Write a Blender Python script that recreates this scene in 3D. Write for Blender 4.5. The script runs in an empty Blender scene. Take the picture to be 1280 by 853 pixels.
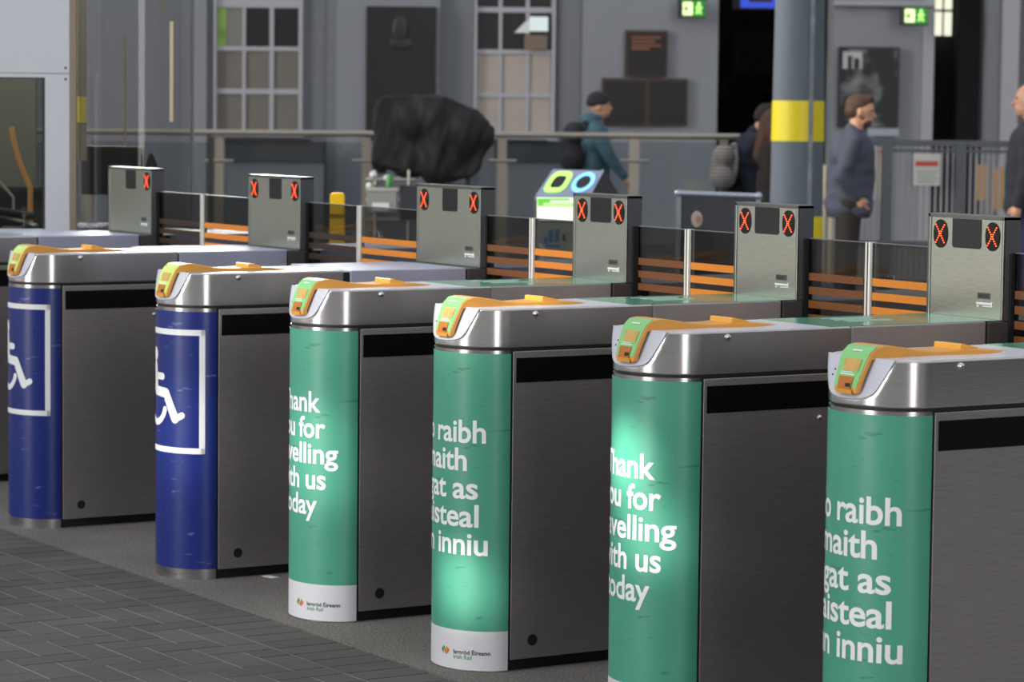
import bpy, bmesh, math, random
from math import sin, cos, pi, radians, sqrt, atan2
from mathutils import Vector, Matrix, noise
random.seed(7)
SC = bpy.context.scene
COL = SC.collection

# ------------------------------------------------------------------ camera
CAM = Vector((5.8233, -4.1629, 1.5353)); FPX = 3670.33
FW = Vector((-0.84654365, 0.52629103, -0.07988488))
RT = Vector((0.52718725, 0.84967612, 0.01113977))
UP = Vector((-0.07373904, 0.03268398, 0.99674185))
cd = bpy.data.cameras.new('camera'); cam = bpy.data.objects.new('camera', cd); COL.objects.link(cam)
M = Matrix(((RT.x, UP.x, -FW.x), (RT.y, UP.y, -FW.y), (RT.z, UP.z, -FW.z)))
cam.matrix_world = Matrix.Translation(CAM) @ M.to_4x4()
cd.sensor_width = 36; cd.lens = FPX / 1280 * 36
cd.clip_start = 0.1; cd.clip_end = 200
cd.dof.use_dof = True; cd.dof.focus_distance = 7.6; cd.dof.aperture_fstop = 7.5
SC.camera = cam

# background frame: s to the right, d away, z up, turned by YB
FH = Vector((FW.x, FW.y, 0)).normalized(); RH = Vector((-FH.y * -1, 0, 0))
RH = Vector((FH.y, -FH.x, 0))
YB = atan2(RH.y, RH.x)
def bg(s, d, z=0.0):
    return Vector((CAM.x, CAM.y, 0)) + RH * s + FH * d + Vector((0, 0, z))
def sz(px, py, d):
    r = FW * FPX + RT * (px - 640) - UP * (py - 426.5)
    t = d / r.dot(FH)
    return r.dot(RH) * t, CAM.z + r.z * t
def rect(x0, y0, x1, y1, d):
    s, z = sz((x0 + x1) / 2, (y0 + y1) / 2, d)
    k = d / FPX * 0.998
    return s, z, (x1 - x0) * k, (y1 - y0) * k

# ------------------------------------------------------------------ materials
MATS = {}
def srgb(c):
    def f(v):
        v /= 255.0
        return v / 12.92 if v <= 0.04045 else ((v + 0.055) / 1.055) ** 2.4
    return (f(c[0]), f(c[1]), f(c[2]), 1)
def mat(name, col, rough=0.6, metal=0.0, emit=0, ecol=None, noise_amt=0.0, nscale=20, nstretch=(1, 1, 1), bump=0.0, coat=0.0, spec=0.5):
    if name in MATS: return MATS[name]
    m = bpy.data.materials.new(name); m.use_nodes = True
    nt = m.node_tree; b = nt.nodes['Principled BSDF']
    c = srgb(col)
    b.inputs['Base Color'].default_value = c
    b.inputs['Roughness'].default_value = rough
    b.inputs['Metallic'].default_value = metal
    b.inputs['Specular IOR Level'].default_value = spec
    if coat: b.inputs['Coat Weight'].default_value = coat; b.inputs['Coat Roughness'].default_value = 0.12
    if emit:
        b.inputs['Emission Color'].default_value = srgb(ecol or col); b.inputs['Emission Strength'].default_value = emit
    tc = nt.nodes.new('ShaderNodeTexCoord'); mp = nt.nodes.new('ShaderNodeMapping'); mp.inputs['Scale'].default_value = nstretch
    n = nt.nodes.new('ShaderNodeTexNoise'); n.inputs['Scale'].default_value = nscale; n.inputs['Detail'].default_value = 5
    nt.links.new(tc.outputs['Object'], mp.inputs[0]); nt.links.new(mp.outputs[0], n.inputs['Vector'])
    if noise_amt:
        mx = nt.nodes.new('ShaderNodeMix'); mx.data_type = 'RGBA'
        lo = tuple(v * (1 - noise_amt) for v in c[:3]) + (1,); hi = tuple(min(1, v * (1 + noise_amt)) for v in c[:3]) + (1,)
        mx.inputs[6].default_value = lo; mx.inputs[7].default_value = hi
        cr = nt.nodes.new('ShaderNodeMapRange'); cr.inputs[1].default_value = .3; cr.inputs[2].default_value = .7
        nt.links.new(n.outputs[0], cr.inputs[0]); nt.links.new(cr.outputs[0], mx.inputs[0]); nt.links.new(mx.outputs[2], b.inputs['Base Color'])
    if bump:
        bp = nt.nodes.new('ShaderNodeBump'); bp.inputs['Strength'].default_value = bump; bp.inputs['Distance'].default_value = 0.002
        nt.links.new(n.outputs[0], bp.inputs['Height']); nt.links.new(bp.outputs[0], b.inputs['Normal'])
    MATS[name] = m
    return m
def scuffed(name, col, rough=0.35):
    """printed film with sparse pale and dark scratches"""
    m = mat(name, col, rough, noise_amt=.05, nscale=6)
    nt = m.node_tree; b = nt.nodes['Principled BSDF']
    src = b.inputs['Base Color'].links[0].from_socket
    tc = nt.nodes.new('ShaderNodeTexCoord'); mp = nt.nodes.new('ShaderNodeMapping')
    mp.inputs['Scale'].default_value = (14, 14, 85); mp.inputs['Rotation'].default_value = (.25, .3, .1)
    n = nt.nodes.new('ShaderNodeTexNoise'); n.inputs['Scale'].default_value = 1.0; n.inputs['Detail'].default_value = 2
    mr = nt.nodes.new('ShaderNodeMapRange'); mr.inputs[1].default_value = .69; mr.inputs[2].default_value = .73; mr.inputs[4].default_value = .4
    mx = nt.nodes.new('ShaderNodeMix'); mx.data_type = 'RGBA'; mx.inputs[7].default_value = srgb((30, 60, 60)) if col[1] > col[2] - 10 else srgb((120, 135, 175))
    nt.links.new(tc.outputs['Object'], mp.inputs[0]); nt.links.new(mp.outputs[0], n.inputs['Vector']); nt.links.new(n.outputs[0], mr.inputs[0])
    nt.links.new(mr.outputs[0], mx.inputs[0]); nt.links.new(src, mx.inputs[6]); nt.links.new(mx.outputs[2], b.inputs['Base Color'])
    return m
def glass(name, tint, alpha_gloss=0.12, rough=0.03, fres=1.45):
    if name in MATS: return MATS[name]
    m = bpy.data.materials.new(name); m.use_nodes = True; nt = m.node_tree
    nt.nodes.remove(nt.nodes['Principled BSDF']); out = nt.nodes['Material Output']
    t = nt.nodes.new('ShaderNodeBsdfTransparent'); t.inputs[0].default_value = tuple(tint) + (1,)
    g = nt.nodes.new('ShaderNodeBsdfGlossy'); g.inputs['Roughness'].default_value = rough; g.inputs[0].default_value = (.9, .9, .9, 1)
    lw = nt.nodes.new('ShaderNodeLayerWeight'); lw.inputs[0].default_value = .5
    pw = nt.nodes.new('ShaderNodeMath'); pw.operation = 'POWER'; nt.links.new(lw.outputs['Facing'], pw.inputs[0]); pw.inputs[1].default_value = 4
    f = nt.nodes.new('ShaderNodeMath'); f.operation = 'MULTIPLY_ADD'; nt.links.new(pw.outputs[0], f.inputs[0]); f.inputs[1].default_value = fres - 1; f.inputs[2].default_value = .03
    mx = nt.nodes.new('ShaderNodeMixShader')
    nt.links.new(f.outputs[0], mx.inputs[0]); nt.links.new(t.outputs[0], mx.inputs[1]); nt.links.new(g.outputs[0], mx.inputs[2]); nt.links.new(mx.outputs[0], out.inputs[0])
    MATS[name] = m; return m

STEEL = mat('brushed_steel', (168, 163, 163), .34, .78, noise_amt=.10, nscale=9, nstretch=(1.5, 1.5, 40), bump=.12)
STEELTOP = mat('steel_top', (185, 187, 192), .28, 1.0, noise_amt=.06, nscale=8, nstretch=(30, 2, 2), bump=.05)
STEELNOSE = mat('polished_steel', (190, 190, 190), .2, 1.0, noise_amt=.05, nscale=8, nstretch=(2, 2, 30), bump=.05)
STEELBLUE = mat('pale_steel', (176, 182, 206), .4, .3, noise_amt=.06, nscale=6)
STEELFACE = mat('tower_steel', (214, 219, 206), .26, 1.0, noise_amt=.07, nscale=9, nstretch=(3, 3, 30), bump=.06)
STEELRIM = mat('rim_steel', (140, 145, 140), .3, 1.0)
DARKBOX = mat('dark_anodised', (84, 80, 82), .38, .3, noise_amt=.06, nscale=5)
DARKMET = mat('dark_grey_metal', (52, 54, 58), .45, .4)
BLACK = mat('black_rubber', (9, 9, 9), .6)
GLOSSBLACK = mat('gloss_black', (6, 7, 7), .25, spec=.3)
SCREW = mat('screw_steel', (215, 215, 215), .15, 1.0)
GREEN = scuffed('green_film', (72, 150, 126)); BLUE = scuffed('blue_film', (18, 38, 112), .3)
WHITEFILM = mat('white_film', (205, 206, 212), .4, noise_amt=.04, nscale=7)
LETTER = mat('white_lettering', (225, 228, 230), .45)
PLASTIC = mat('lavender_plastic', (190, 194, 208), .35)
ORANGE = mat('orange_plastic', (222, 158, 72), .35, noise_amt=.05, nscale=8)
ORANGED = mat('orange_plastic_inside', (176, 104, 34), .5)
READG = mat('reader_green', (128, 196, 124), .35); READY = mat('reader_yellow_green', (196, 222, 116), .35)
DISP = mat('reader_display', (196, 158, 90), .4, noise_amt=.1, nscale=60)
TOPFILM = mat('green_top_film', (70, 160, 128), .25, coat=.5)
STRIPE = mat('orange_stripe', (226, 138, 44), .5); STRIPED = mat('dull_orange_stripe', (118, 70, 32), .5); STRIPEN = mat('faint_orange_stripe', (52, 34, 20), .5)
LEDOFF = mat('led_black', (14, 8, 8), .3)
LED = mat('led_red', (255, 80, 45), .4, emit=6.5, ecol=(255, 74, 30))
LEDDIM = mat('led_unlit', (62, 18, 16), .4)
SMOKED = glass('smoked_glass', (.53, .53, .52), rough=.02, fres=1.3)
CLEAR = glass('clear_glass', (.80, .83, .84), fres=1.4)
PLEXI = glass('clear_plexiglass', (.66, .66, .66), rough=.05, fres=1.5)
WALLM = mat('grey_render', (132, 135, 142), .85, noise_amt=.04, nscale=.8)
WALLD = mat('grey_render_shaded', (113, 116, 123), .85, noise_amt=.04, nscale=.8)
WALLL = mat('pale_grey_paint', (156, 156, 162), .8)
BOOTHW = mat('booth_white_paint', (196, 200, 208), .5, noise_amt=.02, nscale=3)
WINFRAME = mat('window_frame_white', (164, 165, 172), .6)
DARKPANE = mat('dark_pane', (26, 26, 27), .35)
BLIND = mat('beige_blind', (112, 107, 100), .8, noise_amt=.05, nscale=4); BLINDW = mat('warm_blind', (168, 158, 150), .8, noise_amt=.07, nscale=2)
BRONZE = mat('dark_bronze', (24, 22, 22), .6, noise_amt=.2, nscale=5)
BROWNF = mat('brown_frame', (66, 52, 44), .6)
RAIL = mat('satin_rail', (165, 158, 148), .35, .9)
PILLAR = mat('slate_paint', (84, 93, 103), .75, noise_amt=.06, nscale=6, nstretch=(1, 1, .3))
YELLOW = mat('yellow_paint', (208, 192, 16), .45)
TARP = mat('black_tarpaulin', (15, 15, 16), .7, noise_amt=.15, nscale=6)
CHROME = mat('chrome', (200, 196, 188), .25, 1.0)
SKIN = mat('skin', (196, 148, 122), .55, noise_amt=.05, nscale=20)
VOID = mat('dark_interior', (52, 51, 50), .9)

# ------------------------------------------------------------------ mesh helpers
class MB:
    def __init__(s): s.v = []; s.f = []
    def add(s, vs, fs):
        o = len(s.v); s.v += [tuple(v) for v in vs]; s.f += [tuple(i + o for i in f) for f in fs]; return s
    def box(s, x0, y0, z0, x1, y1, z1):
        return s.add([(x0, y0, z0), (x1, y0, z0), (x1, y1, z0), (x0, y1, z0), (x0, y0, z1), (x1, y0, z1), (x1, y1, z1), (x0, y1, z1)],
                     [(0, 3, 2, 1), (4, 5, 6, 7), (0, 1, 5, 4), (1, 2, 6, 5), (2, 3, 7, 6), (3, 0, 4, 7)])
    def prism(s, poly, axis, a, b):
        """extrude a 2D polygon along an axis"""
        def P(p, t): return {'z': (p[0], p[1], t), 'y': (p[0], t, p[1]), 'x': (t, p[0], p[1])}[axis]
        n = len(poly)
        return s.add([P(p, a) for p in poly] + [P(p, b) for p in poly], [tuple(range(n))[::-1], tuple(range(n, 2 * n))] + [(i, (i + 1) % n, n + (i + 1) % n, n + i) for i in range(n)])
    def tube(s, a, b, r0, r1=None, n=14):
        r1 = r0 if r1 is None else r1
        a = Vector(a); b = Vector(b); d = (b - a).normalized()
        u = d.orthogonal().normalized(); w = d.cross(u)
        vs = [a + (u * cos(2 * pi * i / n) + w * sin(2 * pi * i / n)) * r0 for i in range(n)] + [b + (u * cos(2 * pi * i / n) + w * sin(2 * pi * i / n)) * r1 for i in range(n)]
        return s.add(vs, [tuple(range(n))[::-1], tuple(range(n, 2 * n))] + [(i, (i + 1) % n, n + (i + 1) % n, n + i) for i in range(n)])
    def path(s, pts, r, n=10):
        for a, b in zip(pts, pts[1:]): s.tube(a, b, r, n=n); s.ball(b, r * 1.0, 8, 6)
        return s
    def ball(s, c, r, n=12, m=8):
        if not hasattr(r, '__len__'): r = (r, r, r)
        vs = [(c[0], c[1], c[2] + r[2])]; fs = []
        for j in range(1, m):
            t = pi * j / m
            for i in range(n):
                p = 2 * pi * i / n; vs.append((c[0] + r[0] * sin(t) * cos(p), c[1] + r[1] * sin(t) * sin(p), c[2] + r[2] * cos(t)))
        vs.append((c[0], c[1], c[2] - r[2]))
        for i in range(n):
            fs.append((0, 1 + i, 1 + (i + 1) % n)); fs.append((len(vs) - 1, 1 + (m - 2) * n + (i + 1) % n, 1 + (m - 2) * n + i))
            for j in range(m - 2): a = 1 + j * n; fs.append((a + i, a + n + i, a + n + (i + 1) % n, a + (i + 1) % n))
        return s.add(vs, fs)
    def cap(s, a, b, r0, r1, n=16):
        s.tube(a, b, r0, r1, n); s.ball(a, r0, n, 10); s.ball(b, r1, n, 10); return s
    def build(s, name, m, parent=None, loc=None, bevel=0, smooth=False, seg=2, ang=35):
        me = bpy.data.meshes.new(name); me.from_pydata(s.v, [], s.f); me.validate()
        bm = bmesh.new(); bm.from_mesh(me); bmesh.ops.recalc_face_normals(bm, faces=bm.faces); bm.to_mesh(me); bm.free()
        return link(name, me, m, parent, loc, bevel, smooth, seg, ang)
def link(name, me, m, parent=None, loc=None, bevel=0, smooth=False, seg=2, ang=35):
    o = bpy.data.objects.new(name, me); COL.objects.link(o)
    me.materials.clear(); me.materials.append(m)
    if smooth:
        for p in me.polygons: p.use_smooth = True
        if smooth != 'all':
            try: me.set_sharp_from_angle(angle=radians(40))
            except Exception: pass
    if bevel:
        b = o.modifiers.new('bevel', 'BEVEL'); b.width = bevel; b.segments = seg; b.limit_method = 'ANGLE'; b.angle_limit = radians(ang)
    if parent: o.parent = parent
    if loc is not None: o.location = loc
    return o
def tag(o, label=None, cat=None, group=None, kind=None):
    if label: o['label'] = label
    if cat: o['category'] = cat
    if group: o['group'] = group
    if kind: o['kind'] = kind
    return o
def thing(name, label, cat, loc=(0, 0, 0), rz=0, group=None):
    o = bpy.data.objects.new(name, None); COL.objects.link(o); o.empty_display_size = .1
    o.location = loc; o.rotation_euler = (0, 0, rz); return tag(o, label, cat, group)
def bgthing(name, label, cat, px, d, z=0.0, group=None, turn=0.0):
    s, _ = sz(px, 200, d)
    return thing(name, label, cat, bg(s, d, z), YB + turn, group)
def strip_unlink(o):
    bpy.data.objects.remove(o, do_unlink=True)
def eval_mesh(o):
    dg = bpy.context.evaluated_depsgraph_get(); dg.update()
    me = bpy.data.meshes.new_from_object(o.evaluated_get(dg)); return me
def blob(mb, name, m, parent, voxel=.012, smooth_it=4, fn=None):
    me = bpy.data.meshes.new(name); me.from_pydata(mb.v, [], mb.f)
    bm = bmesh.new(); bm.from_mesh(me); bmesh.ops.recalc_face_normals(bm, faces=bm.faces); bm.to_mesh(me); bm.free()
    o = bpy.data.objects.new('tmp', me); COL.objects.link(o)
    r = o.modifiers.new('r', 'REMESH'); r.mode = 'VOXEL'; r.voxel_size = voxel
    s = o.modifiers.new('s', 'SMOOTH'); s.factor = .5; s.iterations = smooth_it
    me2 = eval_mesh(o); strip_unlink(o)
    if fn:
        for v in me2.vertices: v.co = fn(v.co.copy())
    me2.name = name
    return link(name, me2, m, parent, smooth='all')
def text_mesh(s, size=1.0, offset=0.0, spacing=1.0, width=None):
    c = bpy.data.curves.new('t', 'FONT'); c.body = s; c.size = size; c.offset = offset; c.space_character = spacing
    c.align_x = 'LEFT'; c.resolution_u = 4; c.fill_mode = 'FRONT'
    o = bpy.data.objects.new('t', c); COL.objects.link(o); me = eval_mesh(o); strip_unlink(o)
    bpy.data.curves.remove(c)
    xs = [v.co.x for v in me.vertices]; x0, x1 = min(xs), max(xs)
    k = 1 if width is None else width / (x1 - x0)
    vs = [((v.co.x - (x0 + x1) / 2) * k, v.co.y) for v in me.vertices]; fs = [tuple(p.vertices) for p in me.polygons]
    bpy.data.meshes.remove(me); return vs, fs, (x1 - x0) * k

# ------------------------------------------------------------------ the nose curve of a gate (half ellipse)
NA, ND = .15, .124
N_TAB = 400
_arc = [0.0]; _th = [0.0]
for i in range(1, N_TAB + 1):
    a = -pi / 2 + pi * i / N_TAB   # angle from the tip: -90..90, positive to +x
    b = -pi / 2 + pi * (i - 1) / N_TAB
    _arc.append(_arc[-1] + sqrt((NA * (sin(a) - sin(b))) ** 2 + (ND * (cos(a) - cos(b))) ** 2)); _th.append(a)
_th[0] = -pi / 2; HALF = _arc[-1] / 2
def nose(u, off=0.0):
    """arc length u from the tip (positive towards +x) -> x, y"""
    t = (u + HALF) / (2 * HALF) * 1.0
    target = u + HALF
    lo, hi = 0, N_TAB
    if target <= 0: a = -pi / 2
    elif target >= _arc[-1]: a = pi / 2
    else:
        while hi - lo > 1:
            mid = (lo + hi) // 2
            if _arc[mid] < target: lo = mid
            else: hi = mid
        a = _th[lo] + (_th[hi] - _th[lo]) * (target - _arc[lo]) / max(1e-9, _arc[hi] - _arc[lo])
    n = Vector((sin(a) / NA, -cos(a) / ND, 0)).normalized()
    return Vector((NA * sin(a), -ND * cos(a), 0)) + n * off
def wrap(vs, fs, name, m, parent, off=.0016, step=.008):
    """bend flat (u,z) shapes round the nose"""
    bm = bmesh.new(); bv = [bm.verts.new((v[0], 0, v[1])) for v in vs]
    for f in fs:
        try: bm.faces.new([bv[i] for i in f])
        except ValueError: pass
    u0 = min(v[0] for v in vs); u1 = max(v[0] for v in vs); u = u0 + step
    while u < u1:
        bmesh.ops.bisect_plane(bm, geom=bm.verts[:] + bm.edges[:] + bm.faces[:], plane_co=(u, 0, 0), plane_no=(1, 0, 0)); u += step
    for v in bm.verts:
        p = nose(v.co.x, off); v.co = (p.x, p.y, v.co.z)
    me = bpy.data.meshes.new(name); bm.to_mesh(me); bm.free()
    for p in me.polygons: p.use_smooth = False
    return link(name, me, m, parent)
def shell(z0, z1, off, name, m, parent, u0=-1, u1=1, back=0.0):
    n = 64; pts = [nose(HALF * (u0 + (u1 - u0) * i / n), off) for i in range(n + 1)]
    mb = MB(); poly = [(p.x, p.y) for p in pts]
    if u0 == -1 and u1 == 1: poly = [(pts[0].x, back)] + poly + [(pts[-1].x, back)] if back else poly
    mb.prism(poly, 'z', z0, z1)
    return mb.build(name, m, parent, smooth=True)
def stroke(pts, w):
    """thick polyline with round ends as flat polygons in (u,z)"""
    vs = []; fs = []
    for (a, b) in zip(pts, pts[1:]):
        d = Vector((b[0] - a[0], b[1] - a[1])); L = d.length; d /= L; n = Vector((-d.y, d.x)) * w / 2
        o = len(vs); vs += [(a[0] + n.x, a[1] + n.y), (a[0] - n.x, a[1] - n.y), (b[0] - n.x, b[1] - n.y), (b[0] + n.x, b[1] + n.y)]; fs.append((o, o + 1, o + 2, o + 3))
    for p in pts:
        o = len(vs); vs += [(p[0] + w / 2 * cos(2 * pi * i / 14), p[1] + w / 2 * sin(2 * pi * i / 14)) for i in range(14)]; fs.append(tuple(range(o, o + 14)))
    return vs, fs
def joinvf(*l):
    V = []; F = []
    for v, f in l:
        o = len(V); V += v; F += [tuple(i + o for i in q) for q in f]
    return V, F

# ------------------------------------------------------------------ ticket gates
ZS, ZT, ZTW = .88, .989, 1.2599
YG1, YG2, YT, DT = .4641, .9131, .9657, .0563
YEND = 1.62
CUT = [(.8995, -.1245), (.9025, -.1175), (.907, -.1115), (.914, -.1065), (.925, -.1020), (.940, -.0970), (.958, -.0905), (.975, -.0840), (ZT, -.078)]
def ycut(z):
    if z <= CUT[0][0]: return -.2
    for (a, ya), (b, yb) in zip(CUT, CUT[1:]):
        if z <= b + 1e-6: return ya + (yb - ya) * (z - a) / (b - a)
    return CUT[-1][1]
def cap_mesh(hw_l, hw_r):
    """front lid section with its scooped front"""
    n = 96
    pts = [nose(HALF * (-1 + 2 * i / n)) for i in range(n + 1)]
    zs = [ZS + .004, .895] + [c[0] for c in CUT]
    V = []; F = []; m = n + 3
    for z in zs:
        yc = ycut(z)
        ring = [(p.x, max(p.y, yc), z) for p in pts] + [(hw_r, YG1 - .002, z), (-hw_l, YG1 - .002, z)]
        V += ring
    for k in range(len(zs) - 1):
        for i in range(m): a = k * m; F.append((a + i, a + (i + 1) % m, a + m + (i + 1) % m, a + m + i))
    F.append(tuple(range(m))[::-1]); F.append(tuple(range((len(zs) - 1) * m, len(zs) * m)))
    me = bpy.data.meshes.new('lid_front'); me.from_pydata(V, [], F)
    bm = bmesh.new(); bm.from_mesh(me); bmesh.ops.recalc_face_normals(bm, faces=bm.faces); bm.to_mesh(me); bm.free()
    return me, 1.8
def gate(X, style, words, label, wide=False, front=0.0, rear=0.0, number='402018'):
    g = thing('ticket_gate', label, 'ticket gate', (X - .15, 0, 0), 0, None)
    wl = .28 if wide else .155   # left half width of the rear body
    yg1 = YG1; yg2 = YG2
    # body
    MB().box(-.135, .0, 0, .135, YEND, .03).build('plinth', BLACK, g)
    mb = MB().box(-.144, -.002, .03, .144, YEND - .002, .876)
    if wide: mb.box(-wl + .006, yg1, .0, -.13, YEND - .002, .876)
    mb.build('body_core', BLACK, g)
    for sx in (1, -1):
        w = .15 if sx == 1 else .15
        sp = MB().box(sx * .1445, .008, .031, sx * w, (YEND if sx == 1 or not wide else yg1), .874).build('side_panel', STEEL, g, bevel=.0015)
        MB().box(sx * .1500, .018, .789, sx * .1512, (YEND - .01 if sx == 1 or not wide else yg1 - .01), .856).build('black_strip', GLOSSBLACK, sp)
        MB().tube((sx * .15, .079, .081), (sx * .1515, .079, .081), .0155, n=28).build('hole_plug', BLACK, sp)
        sc = MB(); sc.ball((sx * .151, .366, .762), (.006, .0085, .0085), 16, 10); sc.build('panel_lock', SCREW, sp, smooth=True)
    if wide:
        MB().box(-wl, yg1, .031, -wl + .005, YEND, .874).box(-wl, yg1, .031, -.15, yg1 + .005, .874).build('side_panel', STEEL, g)
    # nose column with film
    shell(.0, .8775, 0, 'nose_post', STEELNOSE, g)
    if style == 'green':
        shell(.004, .112, .0012, 'white_band', WHITEFILM, g)
        shell(.112, .868, .0012, 'green_wrap', GREEN, g)
        ems = {'Thank': 2.95, 'you for': 3.39, 'travelling': 4.46, 'with us': 3.45, 'today': 2.67, 'Go raibh': 4.2, 'maith': 2.75, 'agat as': 3.65, 'taisteal': 3.72, 'linn inniu': 4.42}
        for i, wd in enumerate(words):
            vs, fs, w = text_mesh(wd, .0865, .0016, .98, ems[wd] * .0725)
            z = .627 - .0765 * i
            tx = wrap([(x - .004, y + z) for x, y in vs], fs, 'lettering', LETTER, g, off=.0022); tx['label'] = 'white lettering reading ' + wd
        # operator mark on the white band
        v, f, _ = text_mesh('Iarnr\u00f3d \u00c9ireann', .0165, .0003, 1, .108)
        wrap([(x + .112, y + .047) for x, y in v], f, 'company_name', mat('ink_black', (40, 40, 48), .5), g, off=.002)
        v, f, _ = text_mesh('Irish Rail', .0165, .0001, 1, .056)
        wrap([(x + .087, y + .033) for x, y in v], f, 'company_name_english', mat('ink_green', (70, 150, 100), .5), g, off=.002)
        def tri(*p): return (list(p), [tuple(range(len(p)))])
        wrap(*joinvf(tri((.010, .0525), (.020, .041), (.020, .0645)), tri((.0205, .0645), (.0285, .0545), (.0265, .048), (.0205, .0565))), 'emblem_green', mat('emblem_green_ink', (80, 140, 60), .5), g, off=.002)
        wrap(*joinvf(tri((.0315, .064), (.0320, .040), (.0445, .0525)), tri((.0225, .049), (.0310, .040), (.0310, .053))), 'emblem_orange', mat('emblem_orange_ink', (214, 110, 50), .5), g, off=.002)
    else:
        shell(.034, .866, .0012, 'blue_wrap', BLUE, g)
        z0, z1, hu, w = .408, .808, .178, .0185
        def rc(a, b, c, d): return ([(a, b), (c, b), (c, d), (a, d)], [(0, 1, 2, 3)])
        wrap(*joinvf(rc(-hu, z0, hu, z0 + w), rc(-hu, z1 - w, hu, z1), rc(-hu, z0, -hu + w, z1), rc(hu - w, z0, hu, z1)), 'white_frame', LETTER, g, off=.0022)
        arc = [(-.032 + .062 * cos(radians(a)), .563 + .062 * sin(radians(a))) for a in range(128, 345, 12)]
        hd = ([(-.046 + .023 * cos(2 * pi * i / 24), .722 + .023 * sin(2 * pi * i / 24)) for i in range(24)], [tuple(range(24))])
        sy = wrap(*joinvf(hd, stroke([(-.046, .683), (-.038, .606)], .036), stroke([(-.042, .652), (.014, .652)], .023), stroke([(-.036, .604), (.034, .600), (.075, .520)], .032), stroke([(.075, .517), (.102, .531)], .021), stroke(arc, .021)), 'wheelchair_symbol', LETTER, g, off=.0022)
    # lid
    me, k = cap_mesh(.15, .15)
    lid = link('lid_front', me, STEELNOSE, g, bevel=.004, seg=3, ang=50, smooth=True)
    lid.data.materials[0] = STEEL2
    MB().prism([(nose(HALF * (-1 + i / 24), -.004).x, nose(HALF * (-1 + i / 24), -.004).y) for i in range(49)] + [(.145, yg2), (-.145, yg2)], 'z', .876, .886).build('lid_seam', BLACK, g)
    # white plastic face set in the sloping cut
    V = []; F = []; nx = 24
    lv = [.9003, .9015, .9035] + [c[0] for c in CUT[2:]] + [ZT + .0015]
    for z in lv:
        yc = ycut(min(z, ZT)); xh = NA * sqrt(max(0, 1 - (yc / ND) ** 2)) + .0005
        V += [(-xh + 2 * xh * q / nx, yc - .0022, z) for q in range(nx + 1)]
    for a in range(len(lv) - 1):
        for q in range(nx): b0 = a * (nx + 1) + q; F.append((b0, b0 + 1, b0 + nx + 2, b0 + nx + 1))
    fo = MB().add(V, F).build('reader_face', PLASTIC, g, smooth='all'); so = fo.modifiers.new('s', 'SOLIDIFY'); so.thickness = .003; so.offset = 0
    # ribbon shaped reader
    prof = [(-.123, .910, .036), (-.1255, .919, .040), (-.121, .937, .043), (-.113, .959, .046), (-.1035, .983, .049), (-.094, 1.000, .050), (-.080, 1.0115, .052), (-.060, 1.0165, .054), (-.035, 1.0155, .053), (0, 1.0105, .05), (.04, 1.003, .046), (.09, .998, .044), (.14, .999, .050), (.19, 1.001, .058), (.235, .9985, .058), (.28, .995, .045), (.325, .9905, .018)]
    def under(i):
        y, z, w = prof[i]
        if i < 5: return (y + .014, z + .003)
        return (max(y, -.106 + .004 * i), ZT - .002)
    mb = MB(); V = []
    for i, (y, z, w) in enumerate(prof):
        uy, uz = under(i); V += [(-w, y, z), (w, y, z), (w, uy, uz), (-w, uy, uz)]
    F = [(0, 3, 2, 1)]
    for i in range(len(prof) - 1):
        a = 4 * i
        for j in range(4): F.append((a + j, a + (j + 1) % 4, a + 4 + (j + 1) % 4, a + 4 + j))
    a = 4 * (len(prof) - 1); F.append((a, a + 1, a + 2, a + 3)); mb.add(V, F)
    rd = mb.build('card_reader', ORANGE, g, bevel=.002, smooth=True)
    # its printed front
    col = READG if style == 'green' else READY
    def strip(i0, t0, i1, t1, wk, off, name, m, x0=None, x1=None):
        V = []; F = []
        seq = [(i0, t0)] + [(i, 0) for i in range(i0 + 1, i1 + 1)] + ([(i1, t1)] if t1 else [])
        for i, t in seq:
            A = prof[i]; B = prof[min(i + 1, len(prof) - 1)]
            y = A[0] + (B[0] - A[0]) * t; z = A[1] + (B[1] - A[1]) * t; w = A[2] + (B[2] - A[2]) * t
            d = Vector((0, B[0] - A[0], B[1] - A[1])).normalized(); nn = Vector((0, -d.z, d.y)) * off
            V += [((x0 if x0 is not None else -wk) * w, y + nn.y, z + nn.z), ((x1 if x1 is not None else wk) * w, y + nn.y, z + nn.z)]
        for i in range(len(seq) - 1): F.append((2 * i, 2 * i + 1, 2 * i + 3, 2 * i + 2))
        return MB().add(V, F).build(name, m, rd)
    strip(1, .3, 6, .5, .94, .0012, 'reader_panel', col)
    strip(3, .0, 4, .15, .62, .0026, 'reader_display', DISP, -.52, .66)
    strip(5, .1, 5, .35, .5, .0026, 'printed_line', LETTER, -.35, .35)
    strip(2, .62, 2, .72, .5, .0026, 'printed_line', LETTER, -.6, .5); strip(2, .84, 2, .92, .5, .0026, 'printed_line', LETTER, -.55, .3)
    # ticket slot with its orange mouth
    sl = strip(0, .6, 2, .45, .62, .0030, 'ticket_slot', ORANGED, -.62, .52)
    strip(0, .1, 1, .0, .7, .0042, 'slot_lip', ORANGE, -.8, .7)
    strip(1, .3, 1, .75, .3, .0045, 'slot_mouth', BLACK, .05, .45)
    for q, (xx, zz) in enumerate(((-.074, .957), (-.078, .945), (-.086, .925))):
        yy = ycut(zz) - .0044
        MB().box(xx - .002, yy - .0006, zz - .0025, xx + .002, yy + .0018, zz + .0015).build('face_mark', DARKMET, g)
    # exit slot lip on the top
    MB().prism([(.165, 1.000), (.165, 1.011), (.171, 1.013), (.215, 1.004), (.215, 1.000)], 'x', -.046, .046).build('ticket_exit', mat('orange_lip', (238, 178, 74), .3), rd)
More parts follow.
